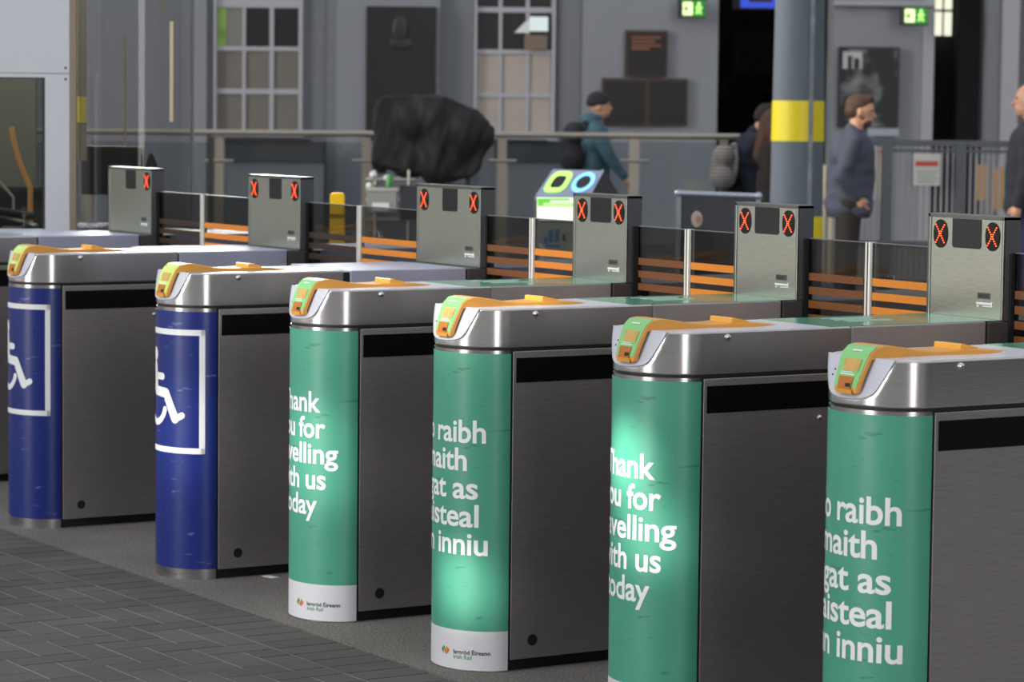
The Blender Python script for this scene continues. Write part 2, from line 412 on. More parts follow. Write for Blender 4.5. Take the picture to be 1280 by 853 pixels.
    MB().box(-.036, .184, 1.003, .03, .2, 1.0105).build('exit_mouth', mat('lip_shadow', (110, 70, 20), .5), rd)
    MB().ball((.151, .077, .974), (.006, .009, .009), 16, 10).build('lid_lock', SCREW, g, smooth=True)
    tp = [nose(HALF * (-1 + i / 24), -.006) for i in range(49)]
    MB().prism([(p.x, max(p.y, -.0765)) for p in tp] + [(.1445, YG1 - .004), (-.1445, YG1 - .004)], 'z', ZT - .001, ZT + .0006).build('lid_top_sheen', mat('daylit_steel_white', (228, 230, 238), .3, .35) if style == 'green' else mat('daylit_steel_pale', (172, 176, 190), .3, .5), g)  # daylight on the steel lid top put into a pale sheet
    # second lid section and dark end section
    s2 = STEELBLUE if style == 'blue' else mat('lid_middle_steel', (170, 167, 168), .34, .45, noise_amt=.08, nscale=9, nstretch=(1.5, 1.5, 40), bump=.08)
    MB().box(-wl, yg1 + .003, ZS + .004, .15, yg2 - .003, ZT).build('lid_middle', s2, g, bevel=.004, seg=3)
    MB().box(-wl, yg2 + .003, ZS + .0, .15, YT + DT - .0005, ZT - .002).build('lid_end', DARKBOX, g, bevel=.003)
    MB().box(-wl + .01, yg1 - .02, ZS, .144, YEND - .02, ZT - .006).build('lid_core', BLACK, g)
    MB().box(-wl, YT + DT + .03, ZS + .004, .15, YEND, ZT - .002).build('lid_rear', s2, g, bevel=.003)
    if style == 'green':
        fl = MB().box(-wl + .006, .40, ZT + .0002, .144, YT - .004, ZT + .0012).build('top_film', TOPFILM, g)
        v, f, _ = ([], [], 0)
        mk = MB()
        for q in range(5): mk.box(-.10 + .028 * q, .56 + .01 * (q % 2), ZT + .0013, -.084 + .028 * q, .72 - .02 * (q % 3), ZT + .0018)
        mk.build('film_print', mat('pale_print', (170, 205, 190), .4), fl)
    # indicator tower
    zt0 = ZT - .001; x0, x1 = -wl, .15; W = x1 - x0
    y = YT
    MB().box(x0, y + .004, zt0, x1, y + DT, ZTW).build('tower_housing', mat('housing_grey', (84, 85, 89), .45, .2), g, bevel=.002)
    fp = MB().box(x0 + .010, y + .0005, zt0 + .001, x1 - .006, y + .0055, ZTW - .009).build('tower_face', STEELFACE, g)
    MB().box(x0, y - .003, zt0, x0 + .010, y + .006, ZTW).box(x1 - .006, y - .003, zt0, x1, y + .006, ZTW).box(x0, y - .003, ZTW - .009, x1, y + DT, ZTW + .001).build('tower_rim', STEELRIM, g, bevel=.001)
    wx0, wx1 = (x0 + .098, x1 - .092) if not wide else (x0 + .175, x1 - .158)
    MB().prism([(wx0 + .006, ZTW - .088), (wx1 - .006, ZTW - .088), (wx1, ZTW - .082), (wx1, ZTW - .010), (wx0, ZTW - .010), (wx0, ZTW - .082)], 'y', y - .0012, y + .002).build('display_window', mat('window_dark', (40, 41, 42), .15, spec=.5), fp)
    for cx in ((x0 + .050), (x1 - .046)):
        if number == 'far' and cx < 0: continue
        cz = ZTW - .053
        poly = [(cx + .0275 * cos(2 * pi * i / 32), cz + .038 * (abs(sin(2 * pi * i / 32)) ** .85) * (1 if sin(2 * pi * i / 32) > 0 else -1)) for i in range(32)]
        ov = MB().prism(poly, 'y', y - .0022, y + .002).build('signal_lamp', LEDOFF, g)
        mb = MB()
        for i in range(-4, 5):
            for sg in ((1, -1) if i else (1,)):
                mb.ball((cx + i * .0043 * sg, y - .0028, cz + .0059 * i), .0017, 8, 6)
        for i in (-1, 1):
            mb.ball((cx + i * .0024, y - .0028, cz), .0020, 8, 6)
        mb.build('red_led_cross', LED, ov)
        mb = MB()
        for i in range(-4, 5):
            for j in range(-5, 6):
                if abs(abs(i) - abs(j)) > 0 and (i * .0043 / .024) ** 2 + (j * .0059 / .034) ** 2 < 1:
                    mb.box(cx + i * .0043 - .0008, y - .0026, cz + j * .0059 - .0008, cx + i * .0043 + .0008, y - .002, cz + j * .0059 + .0008)
        mb.build('unlit_leds', LEDDIM, ov)
    # maker's plates
    px = x1 - .075
    pl = MB().box(px - .026, y - .0006, ZT + .053, px + .024, y + .001, ZT + .069).build('number_plate', mat('plate_grey', (84, 88, 84), .4), fp)
    v, f, _ = text_mesh(number if number != 'far' else '402012', .014, .0003, 1, .042)
    MB().add([(a + px - .001, y - .0012, b + ZT + .056) for a, b in v], f).build('number', mat('plate_ink', (40, 42, 40), .5), pl)
    MB().box(px - .030, y - .0008, ZT + .038, px + .034, y + .001, ZT + .0435).box(px + .028, y - .0009, ZT + .0365, px + .034, y + .001, ZT + .046).box(px - .027, y - .0008, ZT + .031, px - .021, y + .001, ZT + .036).box(px - .006, y - .0008, ZT + .0325, px + .034, y + .001, ZT + .0350).build('white_sticker', mat('sticker_white', (235, 238, 235), .5), fp)
    # flap hinge posts
    MB().box(x1, y + .02, .10, x1 + .008, y + .045, 1.165).build('hinge_post', BLACK, g)
    MB().box(x0 - .008, y + .02, .10, x0, y + .045, 1.155).build('hinge_post', BLACK, g)
    # bring individual proportions (front / rear shift along the gate)
    if front or rear:
        for o in list(g.children):
            nm = o.name.split('.')[0]
            if nm in ('nose_post', 'white_band', 'green_wrap', 'blue_wrap', 'lettering', 'white_frame', 'wheelchair_symbol', 'reader_face', 'card_reader', 'face_mark', 'lid_lock', 'lid_top_sheen', 'company_name', 'company_name_english', 'emblem_green', 'emblem_orange'):
                o.location.y += front
            elif nm in ('side_panel', 'lid_front', 'lid_seam', 'body_core', 'plinth'): o.location.y += front
            else: o.location.y += rear
    return g
STEEL2 = mat('lid_steel', (196, 195, 196), .19, .85, noise_amt=.05, nscale=9, nstretch=(1.5, 1.5, 40), bump=.03)
XS = [-5.2528, -3.9355, -2.6501, -1.7444, -.8776, 0.0, .8754]
EN = ['Thank', 'you for', 'travelling', 'with us', 'today']; GA = ['Go raibh', 'maith', 'agat as', 'taisteal', 'linn inniu']
gate(XS[0], 'blue', None, 'blue-wrapped steel gate farthest from the lens, beside the white booth', True, number='far')
gate(XS[1], 'blue', None, 'blue-nosed wheelchair gate at the left edge, farther of the two whose symbols show', True, 0, -.0, '402014')
gate(XS[2], 'blue', None, 'steel ticket gate with blue wheelchair nose standing next to a green gate', True, -.011, .010, '402015')
gate(XS[3], 'green', EN, 'green-nosed steel gate thanking travellers in English, beside the blue wheelchair gate', False, .0075, -.007, '402016')
gate(XS[4], 'green', GA, 'green-nosed gate lettered in Irish, with its white foot band and logo in full view', False, 0, -.003, '402017')
gate(XS[5], 'green', EN, 'green-nosed gate thanking travellers in English, standing between the two gates lettered in Irish', False, .003, 0, '402018')
gate(XS[6], 'green', GA, 'nearest steel gate, green nose lettered in Irish, cut by the right picture edge', False)

# flap doors between the gates
def flaps(xa, xb, desc, y=1.0, bar='pale'):
    xm = (xa + xb) / 2
    if bar == 'wide': xm -= .02
    for side, a, b in ((0, xa + .010, xm - .012), (1, xm + .010, xb - .010)):
        t = thing('gate_flap', ('left' if side == 0 else 'right') + ' smoked flap, orange stripes, ' + desc, 'gate flap', ((a + b) / 2, y, .12), 0, 'glass flaps closing the gate lanes')
        h = (b - a) / 2; ztop = 1.166 - .12
        poly = [(-h, .1), (h, .1), (h, ztop - (.018 if side else 0)), (h - (.018 if side else 0), ztop), (-h, ztop)]
        MB().prism(poly, 'y', -.004, .004).build('glass_pane', SMOKED, t, bevel=.001)
        MB().box(-h, -.0045, ztop - .001, h - .018 * side, .0045, ztop + .0015).build('top_edge', mat('glass_edge', (110, 112, 116), .3), t)
        mb = MB()
        for q in range(3 if bar == 'wide' else 7):
            z1 = (1.056 if bar == 'wide' else 1.068) - .12 - q * .0395
            yy = (-.0062, -.0048)
            mb.box(-h + .004, yy[0], z1 - .0215, h - .012, yy[1], z1)
        mb.build('orange_stripes', STRIPE if side else (STRIPEN if bar == 'wide' else STRIPED), t)  # left stripes: dimness put into the colour
        if side == 0: MB().box(h, -.012, .08, h + .014, .010, ztop + .002).build('edge_bar', mat('sunlit_alloy_soft', (225, 223, 212), .4), t)  # sun caught by the bars is put into their colour
        else: MB().box(-h - .013, -.012, .08, -h, .010, ztop + .002).build('edge_bar', mat('sunlit_alloy', (250, 249, 242), .4), t)
flaps(XS[0], XS[1] - .43, 'beside the farthest gate', bar='wide')
flaps(XS[1], XS[2] - .43, 'between the two blue wheelchair gates', bar='wide')
flaps(XS[2], XS[3] - .305, 'between nearer blue gate and first green gate')
flaps(XS[3], XS[4] - .305, 'between first and second green gates')
flaps(XS[4], XS[5] - .305, 'between second and third green gates')
flaps(XS[5], XS[6] - .305, 'beside the nearest gate at the right edge')

# ------------------------------------------------------------------ ground
def groundmat(name, col, s=240, amt=.35, island=0):
    m = mat(name, col, .85, noise_amt=amt, nscale=s, bump=.5)
    nt = m.node_tree; b = nt.nodes['Principled BSDF']; src = b.inputs['Base Color'].links[0].from_socket
    n = nt.nodes.new('ShaderNodeTexNoise'); n.inputs['Scale'].default_value = 2.2; n.inputs['Detail'].default_value = 6
    tc = nt.nodes.new('ShaderNodeTexCoord'); nt.links.new(tc.outputs['Object'], n.inputs['Vector'])
    mr = nt.nodes.new('ShaderNodeMapRange'); mr.inputs[1].default_value = .3; mr.inputs[2].default_value = .7; mr.inputs[3].default_value = .78; mr.inputs[4].default_value = 1.15
    nt.links.new(n.outputs[0], mr.inputs[0])
    vm = nt.nodes.new('ShaderNodeVectorMath'); vm.operation = 'SCALE'; nt.links.new(src, vm.inputs[0]); nt.links.new(mr.outputs[0], vm.inputs['Scale'])
    last = vm.outputs[0]
    if island:
        gi = nt.nodes.new('ShaderNodeNewGeometry'); m2 = nt.nodes.new('ShaderNodeMapRange'); m2.inputs[3].default_value = 1 - island; m2.inputs[4].default_value = 1 + island
        nt.links.new(gi.outputs['Random Per Island'], m2.inputs[0]); v2 = nt.nodes.new('ShaderNodeVectorMath'); v2.operation = 'SCALE'
        nt.links.new(last, v2.inputs[0]); nt.links.new(m2.outputs[0], v2.inputs['Scale']); last = v2.outputs[0]
    nt.links.new(last, b.inputs['Base Color']); return m
tag(MB().box(-60, -.188, -.2, 10, 60, 0).build('floor', groundmat('smooth_concrete', (114, 110, 105), 130, .6)), kind='structure')
tag(MB().box(-30, -9, -.2, 10, -.190, -.0014).build('floor', groundmat('joint_sand', (138, 134, 128)), None), kind='structure')
bk = MB(); g_ = .0038; U = .1035
def brick(x0, y0, x1, y1):
    bk.box(x0 + g_, y0 + g_, -.02, x1 - g_, y1 - g_, random.uniform(-.0004, .0006))
x = -8.0
while x < 1.0:
    brick(x, -.398, x + U * 1, -.192); x += U
ni = int(9 / U); y0 = -.398
for i in range(-2, ni):
    for j in range(-18, 1):
        kk = (i - j) % 4
        bx = -8 + i * U; by = y0 + (j - 1) * U
        if kk == 0: brick(bx, by, bx + 2 * U, by + U)
        elif kk == 3 and j < 0: brick(bx, by, bx + U, by + 2 * U)
        elif kk == 3 and j == 0: brick(bx, by, bx + U, by + U)
        elif kk == 2 and j == -18: brick(bx, by, bx + U, by + U)
tag(bk.build('floor', groundmat('clay_pavers', (88, 84, 81), 160, .22, .12)), kind='structure')
lt = thing('ticket_stub', 'small white and orange paper ticket lying on the concrete beside the green gate', 'ticket', (-2.60, .165, .0), .15)
MB().box(-.03, -.014, .0005, .022, .014, .002).build('stub_paper', mat('paper_white', (226, 226, 230), .7), lt); MB().box(-.038, -.014, .0005, -.030, .014, .002).build('stub_end', ORANGE, lt)

# ------------------------------------------------------------------ station wall
DW = 33.0
def wallbox(mb, x0, x1, d0, d1, z0=0, z1=7.5):
    a, _ = sz(x0, 140, d0); b, _ = sz(x1, 140, d0)
    P = [bg(a, d0, z0), bg(b, d0, z0), bg(b, d1, z0), bg(a, d1, z0)]; Q = [p + Vector((0, 0, z1 - z0)) for p in P]
    mb.add(P + Q, [(0, 3, 2, 1), (4, 5, 6, 7), (0, 1, 5, 4), (1, 2, 6, 5), (2, 3, 7, 6), (3, 0, 4, 7)])
w = MB(); wallbox(w, -700, 895, DW, DW + .5); wallbox(w, 1038, 1166, DW, DW + .5); wallbox(w, 1232, 2400, DW, DW + .5)
_, zd = sz(960, -90, DW); wallbox(w, 890, 1240, DW, DW + .5, zd, 7.5)
tag(w.build('wall_back', WALLM), kind='structure')
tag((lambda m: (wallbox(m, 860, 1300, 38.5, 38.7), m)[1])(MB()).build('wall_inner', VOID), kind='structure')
w = MB(); wallbox(w, 893, 897, DW + .5, 38.5); wallbox(w, 1036, 1040, DW + .5, 38.5); wallbox(w, 1163, 1166, DW + .5, 38.5); wallbox(w, 1196, 1232, DW + 1.2, DW + 1.5)
tag(w.build('wall_passage', mat('passage_paint', (84, 82, 82), .9)), kind='structure')
w = MB(); wallbox(w, 860, 1300, DW + .5, 38.6, 5.4, 5.5)
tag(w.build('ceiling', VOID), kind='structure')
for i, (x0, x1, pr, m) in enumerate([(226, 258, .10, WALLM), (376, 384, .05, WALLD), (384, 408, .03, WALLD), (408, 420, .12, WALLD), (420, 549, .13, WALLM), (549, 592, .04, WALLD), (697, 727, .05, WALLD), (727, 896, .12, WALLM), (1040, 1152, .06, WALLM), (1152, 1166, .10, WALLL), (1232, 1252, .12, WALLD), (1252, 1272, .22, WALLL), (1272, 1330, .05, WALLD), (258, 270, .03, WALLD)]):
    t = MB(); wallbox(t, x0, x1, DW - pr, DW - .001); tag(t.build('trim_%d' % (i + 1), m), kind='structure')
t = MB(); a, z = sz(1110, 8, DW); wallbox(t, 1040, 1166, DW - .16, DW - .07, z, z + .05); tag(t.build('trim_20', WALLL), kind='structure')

def flat(parent, name, m, x0, y0, x1, y1, d, px0, th=.02, bevel=0, dd=0.0, base=0.0):
    """box from an image rectangle at depth d, local to a bg thing rooted at px0"""
    s, z, wd, h = rect(x0, y0, x1, y1, d); s0, _ = sz(px0, 200, d)
    return MB().box(s - s0 - wd / 2, dd - th, z - base - h / 2, s - s0 + wd / 2, dd, z - base + h / 2).build(name, m, parent, bevel=bevel)
# windows
def window(i, x0, x1, cols, rows, fills, d=DW):
    r = bgthing('window_%d' % i, None, None, (x0 + x1) / 2, d); r['kind'] = 'structure'
    c = (x0 + x1) / 2
    flat(r, 'window_surround', WINFRAME, x0, -60, x1, rows[-1][1] + 4, d, c, .02, dd=-.005)
    for ci, (a, b) in enumerate(cols):
        for ri, (u, v) in enumerate(rows):
            flat(r, 'pane', fills(ci, ri), a, u, b, v, d, c, .006, dd=-.024)
    flat(r, 'window_frame', WINFRAME, x0 - 2, -60, cols[0][0] - 1, rows[-1][1] + 5, d, c, .09, dd=-.0)
    flat(r, 'window_frame', WINFRAME, cols[-1][1] + 1, -60, x1 + 1, rows[-1][1] + 5, d, c, .09, dd=-.0)
    flat(r, 'window_sill', WINFRAME, x0 - 4, rows[-1][1] + 3, x1 + 4, rows[-1][1] + 9, d, c, .14, dd=-.0)
    for a, b in zip(cols, cols[1:]): flat(r, 'glazing_bar', WINFRAME, a[1] + .4, -60, b[0] - .4, rows[-1][1] + 1, d, c, .03, dd=-.02)
    for a, b in zip(rows, rows[1:]): flat(r, 'glazing_bar', WINFRAME, x0, a[1] + .3, x1, b[0] - .3, d, c, .03, dd=-.019)
    return r
LEAF = mat('leafy_pane', (118, 150, 72), .6, emit=.08, noise_amt=.6, nscale=3); GREYP = mat('grey_pane', (120, 118, 112), .4)
def f1(c, r):
    if r <= 1: return (GREYP if c == 0 else DARKPANE)
    return BLIND
def f2(c, r): return DARKPANE if r <= 1 else BLINDW
w1 = window(1, 270, 378, [(272, 303), (308, 337), (343, 373)], [(-45, -2), (10, 58), (64, 111), (118, 162)], f1)
flat(w1, 'leafy_view', LEAF, 272, -10, 283, 58, DW, 324, .006, dd=-.031)
window(2, 595, 693, [(597, 623), (628, 657), (662, 689)], [(-45, 9), (16, 62), (68, 116), (122, 166)], f2)
r = bgthing('pendant_lamp', 'pale lampshade glowing behind the upper panes of the middle window', 'lamp', 665, 32.9)
flat(r, 'lamp_shade', mat('lit_shade', (205, 215, 215), .5, emit=.5, ecol=(190, 205, 205)), 662, 21, 685, 39, 32.9, 665, .01)
s0, _ = sz(665, 200, 32.9); sA, zA = sz(643, 41, 32.9); sB, zB = sz(662, 24, 32.9); sC, zC = sz(662, 41, 32.9)
MB().prism([(sA - s0, zA), (sC - s0, zC), (sB - s0, zB), (sB - s0 - .06, zB - .04)], 'y', -.012, -.002).build('shade_edge', mat('shade_pale', (190, 195, 190), .5, emit=.25), r)
flat(r, 'lit_wall', mat('warm_inner_wall', (120, 104, 92), .8), 655, 44, 684, 62, 32.9, 665, .006)
# dark ledges under the windows
for px0, px1, lab in ((282, 408, 'dark heater casing under the left sash window behind the glass balustrade'), (618, 702, 'dark heater casing under the middle sash window behind the glass balustrade')):
    c = (px0 + px1) / 2; r = bgthing('heater_casing', lab, 'heater', c, 32.6)
    flat(r, 'casing', mat('casing_slate', (50, 53, 62), .6), px0, 177, px1, 201, 32.6, c, .12); flat(r, 'casing_top', mat('casing_dark', (38, 40, 46), .6), px0, 174, px1 - 18, 177, 32.6, c, .16)
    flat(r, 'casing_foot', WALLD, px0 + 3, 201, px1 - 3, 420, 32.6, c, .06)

def plaque(name, lab, x0, y0, x1, y1, fr=None, cat='plaque'):
    c = (x0 + x1) / 2; d = DW - .14; r = bgthing(name, lab, cat, c, d)
    if fr: flat(r, 'frame', BROWNF, x0, y0, x1, y1, d, c, .04, .005); k = 3.2
    else: k = 0
    flat(r, 'panel', BRONZE, x0 + k, y0 + k, x1 - k, y1 - k, d, c, .055, .004)
    return r, c, d
r, c, d = plaque('memorial_plaque', 'tall dark bronze memorial plaque on the wall behind the covered stand', 458, 9, 545, 175)
s0, _ = sz(c, 200, d); s, z = sz(501, 36, d)
MB().ball((s - s0, -.055, z), (.09, .02, .15), 16, 10).ball((s - s0 + .01, -.055, z - .17), (.13, .012, .07), 16, 8).build('portrait_relief', mat('bronze_relief', (38, 35, 34), .5), r, smooth=True)
mb = MB()
for q in range(7):
    s, z, wd, h = rect(478, 70 + 9 * q, 526, 72 + 9 * q, d); mb.box(s - s0 - wd / 2, -.058, z - h / 2, s - s0 + wd / 2, -.055, z + h / 2)
mb.build('raised_lines', mat('bronze_lines', (32, 30, 29), .5), r)
r, c, d = plaque('wall_board', 'upper dark framed board with orange lines of lettering on the wall', 781, 38, 834, 96, 1, 'board')
for q, (a, b, yy) in enumerate(((789, 826, 47), (789, 818, 52), (790, 826, 57), (789, 812, 61))): flat(r, 'lettering_line', mat('orange_print', (128, 78, 52), .6), a, yy - 1.4, b, yy + 1.4, d, c, .006, dd=-.055)
plaque('wall_board', 'left of the two lower brown-framed dark boards behind the walking man', 752, 98, 808, 157, 1, 'board')
plaque('wall_board', 'right of the two lower brown-framed dark boards, near the doorway', 808, 98, 859, 157, 1, 'board')
# exit signs
EXG = mat('exit_green', (30, 120, 50), .5, emit=.35, ecol=(60, 150, 60)); EXW = mat('exit_lit', (240, 250, 190), .5, emit=1.0, ecol=(235, 250, 180)); EXL = mat('exit_lit_green', (180, 240, 130), .5, emit=1.0, ecol=(170, 235, 120))
for x0, y0, lab in ((847, -1, 'lit green exit sign above the boards, left of the slate pillar'), (1124, 8, 'lit green exit sign high on the wall above the poster')):
    c = x0 + 18; d = DW - .25; r = bgthing('exit_sign', lab, 'exit sign', c, d); s0, _ = sz(c, 200, d)
    flat(r, 'sign_case', DARKMET, x0, y0, x0 + 35, y0 + 24, d, c, .08); flat(r, 'sign_face', EXG, x0 + 5, y0 + 2, x0 + 34, y0 + 22, d, c, .01, dd=-.08)
    flat(r, 'doorway_symbol', EXW, x0 + 6, y0 + 4, x0 + 18, y0 + 20, d, c, .006, dd=-.09)
    def P(px, py):
        s, z = sz(px, py, d); return (s - s0, -.098, z)
    m = MB(); m.ball(P(x0 + 26, y0 + 6), (.018, .004, .02)); m.tube(P(x0 + 26, y0 + 8), P(x0 + 25.5, y0 + 13), .02); m.tube(P(x0 + 25.5, y0 + 13), P(x0 + 22.5, y0 + 19), .012); m.tube(P(x0 + 25.5, y0 + 13), P(x0 + 29, y0 + 19), .012); m.tube(P(x0 + 26, y0 + 9), P(x0 + 22, y0 + 12), .010); m.tube(P(x0 + 26, y0 + 9), P(x0 + 30, y0 + 12), .010)
    m.build('running_figure', EXL, r)
    m = MB(); m.tube(P(x0 + 8, y0 + 12), P(x0 + 15, y0 + 12), .008); m.tube(P(x0 + 8, y0 + 12), P(x0 + 11, y0 + 8), .008); m.tube(P(x0 + 8, y0 + 12), P(x0 + 11, y0 + 16), .008); m.build('arrow', EXG, r)
# screens and things in the doorway
c = 940; d = 34.5; r = bgthing('departure_screen', 'blue lit screen hanging at the top of the dark doorway', 'screen', c, d)
flat(r, 'screen_case', BLACK, 915, -30, 975, 12, d, c, .1); flat(r, 'screen_image', mat('screen_blue', (30, 60, 160), .4, emit=.7, ecol=(50, 85, 230)), 925, -25, 970, 10, d, c, .01, dd=-.1); flat(r, 'screen_picture', mat('screen_dark', (50, 40, 50), .4), 936, -22, 964, 3, d, c, .01, dd=-.112)
c = 940; d = 37; r = bgthing('framed_notice', 'dark framed notice hanging inside the shadowy doorway', 'notice', c, d)
flat(r, 'frame', mat('notice_frame', (12, 13, 14), .5), 915, 40, 975, 95, d, c, .05); flat(r, 'sheet', mat('notice_sheet', (38, 38, 38), .7), 926, 54, 972, 84, d, c, .02, dd=-.05)
c = 935; d = 36.4; r = bgthing('leafy_plant', 'dim green bushy plant deep in the dark doorway', 'plant', c, d); s0, zz = sz(935, 120, d)
m = MB(); rnd = random.Random(3)
for q in range(240):
    a = rnd.uniform(0, 2 * pi); t = rnd.uniform(-1, 1); R_ = sqrt(1 - t * t); p = Vector((.32 * R_ * cos(a), .28 * R_ * sin(a), zz + .26 * t)); v = Vector((rnd.uniform(-1, 1), rnd.uniform(-1, 1), rnd.uniform(-.2, 1))).normalized() * .11; sd = v.orthogonal().normalized() * .03
    m.add([p, p + v * .5 + sd, p + v, p + v * .5 - sd], [(0, 1, 2, 3)])
m.build('foliage', mat('dim_leaf', (18, 26, 17), .9), r); MB().tube((0, 0, .35), (0, 0, zz), .03).build('stem', mat('stem_brown', (36, 28, 20), .7), r); MB().tube((0, 0, 0), (0, 0, .38), .16, .2, 20).build('pot', DARKMET, r)
# poster on right wall
c = 1085; d = DW - .1; r = bgthing('wall_poster', 'large black and white poster with a pale caption strip on the right wall', 'poster', c, d)
flat(r, 'poster_frame', mat('poster_black', (24, 24, 26), .5), 1047, 59, 1123, 160, d, c, .05); flat(r, 'caption_strip', mat('caption_pale', (150, 154, 166), .6), 1084, 160, 1123, 170, d, c, .05)
flat(r, 'emblem_square', mat('poster_white', (170, 172, 175), .6), 1053, 65, 1077, 86, d, c, .006, dd=-.05)
flat(r, 'emblem_mark', mat('poster_black2', (30, 30, 32), .6), 1059, 70, 1064, 86, d, c, .006, dd=-.057); flat(r, 'emblem_mark', MATS['poster_black2'], 1067, 73, 1073, 86, d, c, .006, dd=-.057)
pp = mat('poster_photo', (30, 30, 32), .6); nt = pp.node_tree
n_ = nt.nodes.new('ShaderNodeTexNoise'); n_.inputs['Scale'].default_value = 2.6; n_.inputs['Detail'].default_value = 3; tc_ = nt.nodes.new('ShaderNodeTexCoord'); nt.links.new(tc_.outputs['Object'], n_.inputs['Vector'])
cr_ = nt.nodes.new('ShaderNodeValToRGB'); cr_.color_ramp.elements[0].position = .5; cr_.color_ramp.elements[0].color = srgb((26, 26, 28)); cr_.color_ramp.elements[1].position = .72; cr_.color_ramp.elements[1].color = srgb((150, 152, 156)); nt.links.new(n_.outputs[0], cr_.inputs[0]); nt.links.new(cr_.outputs[0], nt.nodes['Principled BSDF'].inputs['Base Color'])
flat(r, 'printed_photograph', pp, 1050, 62, 1120, 158, d, c, .004, dd=-.0502)
# bright high window in the right opening
r = bgthing('window_3', None, None, 1180, 35.0); r['kind'] = 'structure'; c = 1180; d = 35.0
flat(r, 'pane', mat('daylight_pane', (250, 250, 205), .5, emit=1.0, ecol=(250, 250, 225), noise_amt=.3, nscale=2), 1164, -60, 1196, 44, d, c, .02)
flat(r, 'glazing_bar', WALLD, 1178, -60, 1180, 44, d, c, .04, dd=-.01); flat(r, 'glazing_bar', WALLD, 1164, 12, 1196, 15, d, c, .04, dd=-.01); flat(r, 'glazing_bar', WALLD, 1190, -60, 1197, 46, d, c, .05)
r2 = bgthing('door_1', None, None, 1180, 35.4); r2['kind'] = 'structure'; flat(r2, 'door_leaf', BLACK, 1164, 46, 1232, 420, 35.4, 1180, .05)

# ------------------------------------------------------------------ balustrade
DB = 25.0; r = bgthing('glass_balustrade', 'glass balustrade with satin steel handrail and posts across the concourse', 'balustrade', 500, DB); s0, _ = sz(500, 200, DB)
def BP(px, py, dd=0.0, d=DB):
    s, z = sz(px, py, d); return (s - s0, dd, z)
MB().tube(BP(-60, 163), BP(925, 171), .026, n=16).build('handrail', RAIL, r, smooth=True)
for px in (110, 274, 458, 628, 793, 905):
    s, zt_ = sz(px, 172, DB); MB().box(s - s0 - .038, -.01, 0, s - s0 + .038, .01, zt_).build('post', RAIL, r)
for a, b in ((-60, 104), (116, 268), (282, 452), (466, 620), (636, 786), (800, 900)):
    s1, za = sz(a, 178, DB); s2, zb = sz(b, 178, DB); MB().box(s1 - s0, -.006, .06, s2 - s0, .006, zb).build('glass_panel', CLEAR, r)
for px in (274, 458, 628, 793):
    p = BP(px, 201); MB().tube((p[0] - .12, -.012, p[2]), (p[0] + .12, -.012, p[2]), .014).build('glass_clamp', RAIL, r)
s, zt_ = sz(264, 172, DB); MB().box(s - s0 - .02, -.03, 0, s - s0 + .02, .0, zt_).build('post', mat('rail_dark', (70, 66, 62), .4, .6), r)

# ------------------------------------------------------------------ pillar
DP = 20.0; c = 996.5; r = bgthing('pillar', 'round slate grey pillar with yellow safety bands', 'pillar', c, DP)
kk = DP / FPX; _, zb = sz(c, 126, DP); _, za = sz(c, 176.5, DP); _, z2 = sz(c, 270, DP); _, z3 = sz(c, 298, DP)
def rad(z): return (.168 + .0085 * (2.3 - z))
def ring(z0, z1, off, nm, m_):
    MB().tube((0, 0, z0), (0, 0, z1), rad(z0) + off, rad(z1) + off, 40).build(nm, m_, r, smooth=True)
ring(0, 6.5, 0, 'shaft', PILLAR); ring(za, zb, .003, 'yellow_band', YELLOW); ring(z3, z2, .003, 'yellow_band', YELLOW)
MB().box(.055, -.172, 0, .085, -.150, 6).build('highlight_strip', mat('seam_highlight', (104, 111, 118), .6, noise_amt=.3, nscale=9), r)  # paler colour paints the highlight running down the pillar
MB().tube((0, 0, 0), (0, 0, .12), .24, .22, 32).build('base', DARKMET, r, smooth=True)

# ------------------------------------------------------------------ covered stand
DC = 23.0; r = bgthing('covered_stand', 'bulky stand hidden under a creased black tarpaulin in front of the balustrade', 'covered stand', 538, DC); s0, _ = sz(538, 200, DC)
def TP(px, py, y=0.0):
    s, z = sz(px, py, DC); return Vector((s - s0, y, z))
m = MB()
for a, b, ra, rb in (((484, 140), (478, 205), .10, .08), ((505, 138), (510, 205), .12, .12), ((545, 148), (545, 205), .19, .17), ((575, 165), (562, 210), .21, .12), ((598, 170), (590, 188), .12, .09), ((520, 150), (590, 170), .20, .14), ((575, 150), (603, 165), .12, .06), ((474, 165), (471, 200), .05, .04)):
    m.cap(TP(*a), TP(*b), ra, rb)
m.add([TP(466, 135, -.1), TP(482, 119, -.1), TP(560, 121, -.12), TP(586, 133, -.1), TP(616, 160, -.05), TP(607, 196, -.05), TP(590, 224, -.1), TP(545, 222, -.1), TP(466, 205, -.1)] + [TP(466, 135, .1), TP(482, 119, .1), TP(560, 121, .12), TP(586, 133, .1), TP(616, 160, .05), TP(607, 196, .05), TP(590, 224, .1), TP(545, 222, .1), TP(466, 205, .1)],
      [tuple(range(9)), tuple(range(9, 18))[::-1]] + [(i, (i + 1) % 9, 9 + (i + 1) % 9, 9 + i) for i in range(9)])
def wr(co):
    f = noise.noise(Vector((co.x * 9 + co.z * 3.5, co.y * 3, co.z * 1.6))) * .045 + noise.noise(Vector((co.x * 20 - co.z * 6, co.y * 5, co.z * 3))) * .018
    n = Vector((co.x * .3, co.y, 0)); n = n.normalized() if n.length > .001 else Vector((0, -1, 0))
    return co + n * f
blob(m, 'tarpaulin', TARP, r, .02, 3, wr)
m = MB()
for a in ((470, 212), (512, 212)):
    p = TP(*a); m.tube((p.x, -.12, .1), (p.x, -.12, p.z), .014); m.tube((p.x, .12, .1), (p.x, .12, p.z), .014)
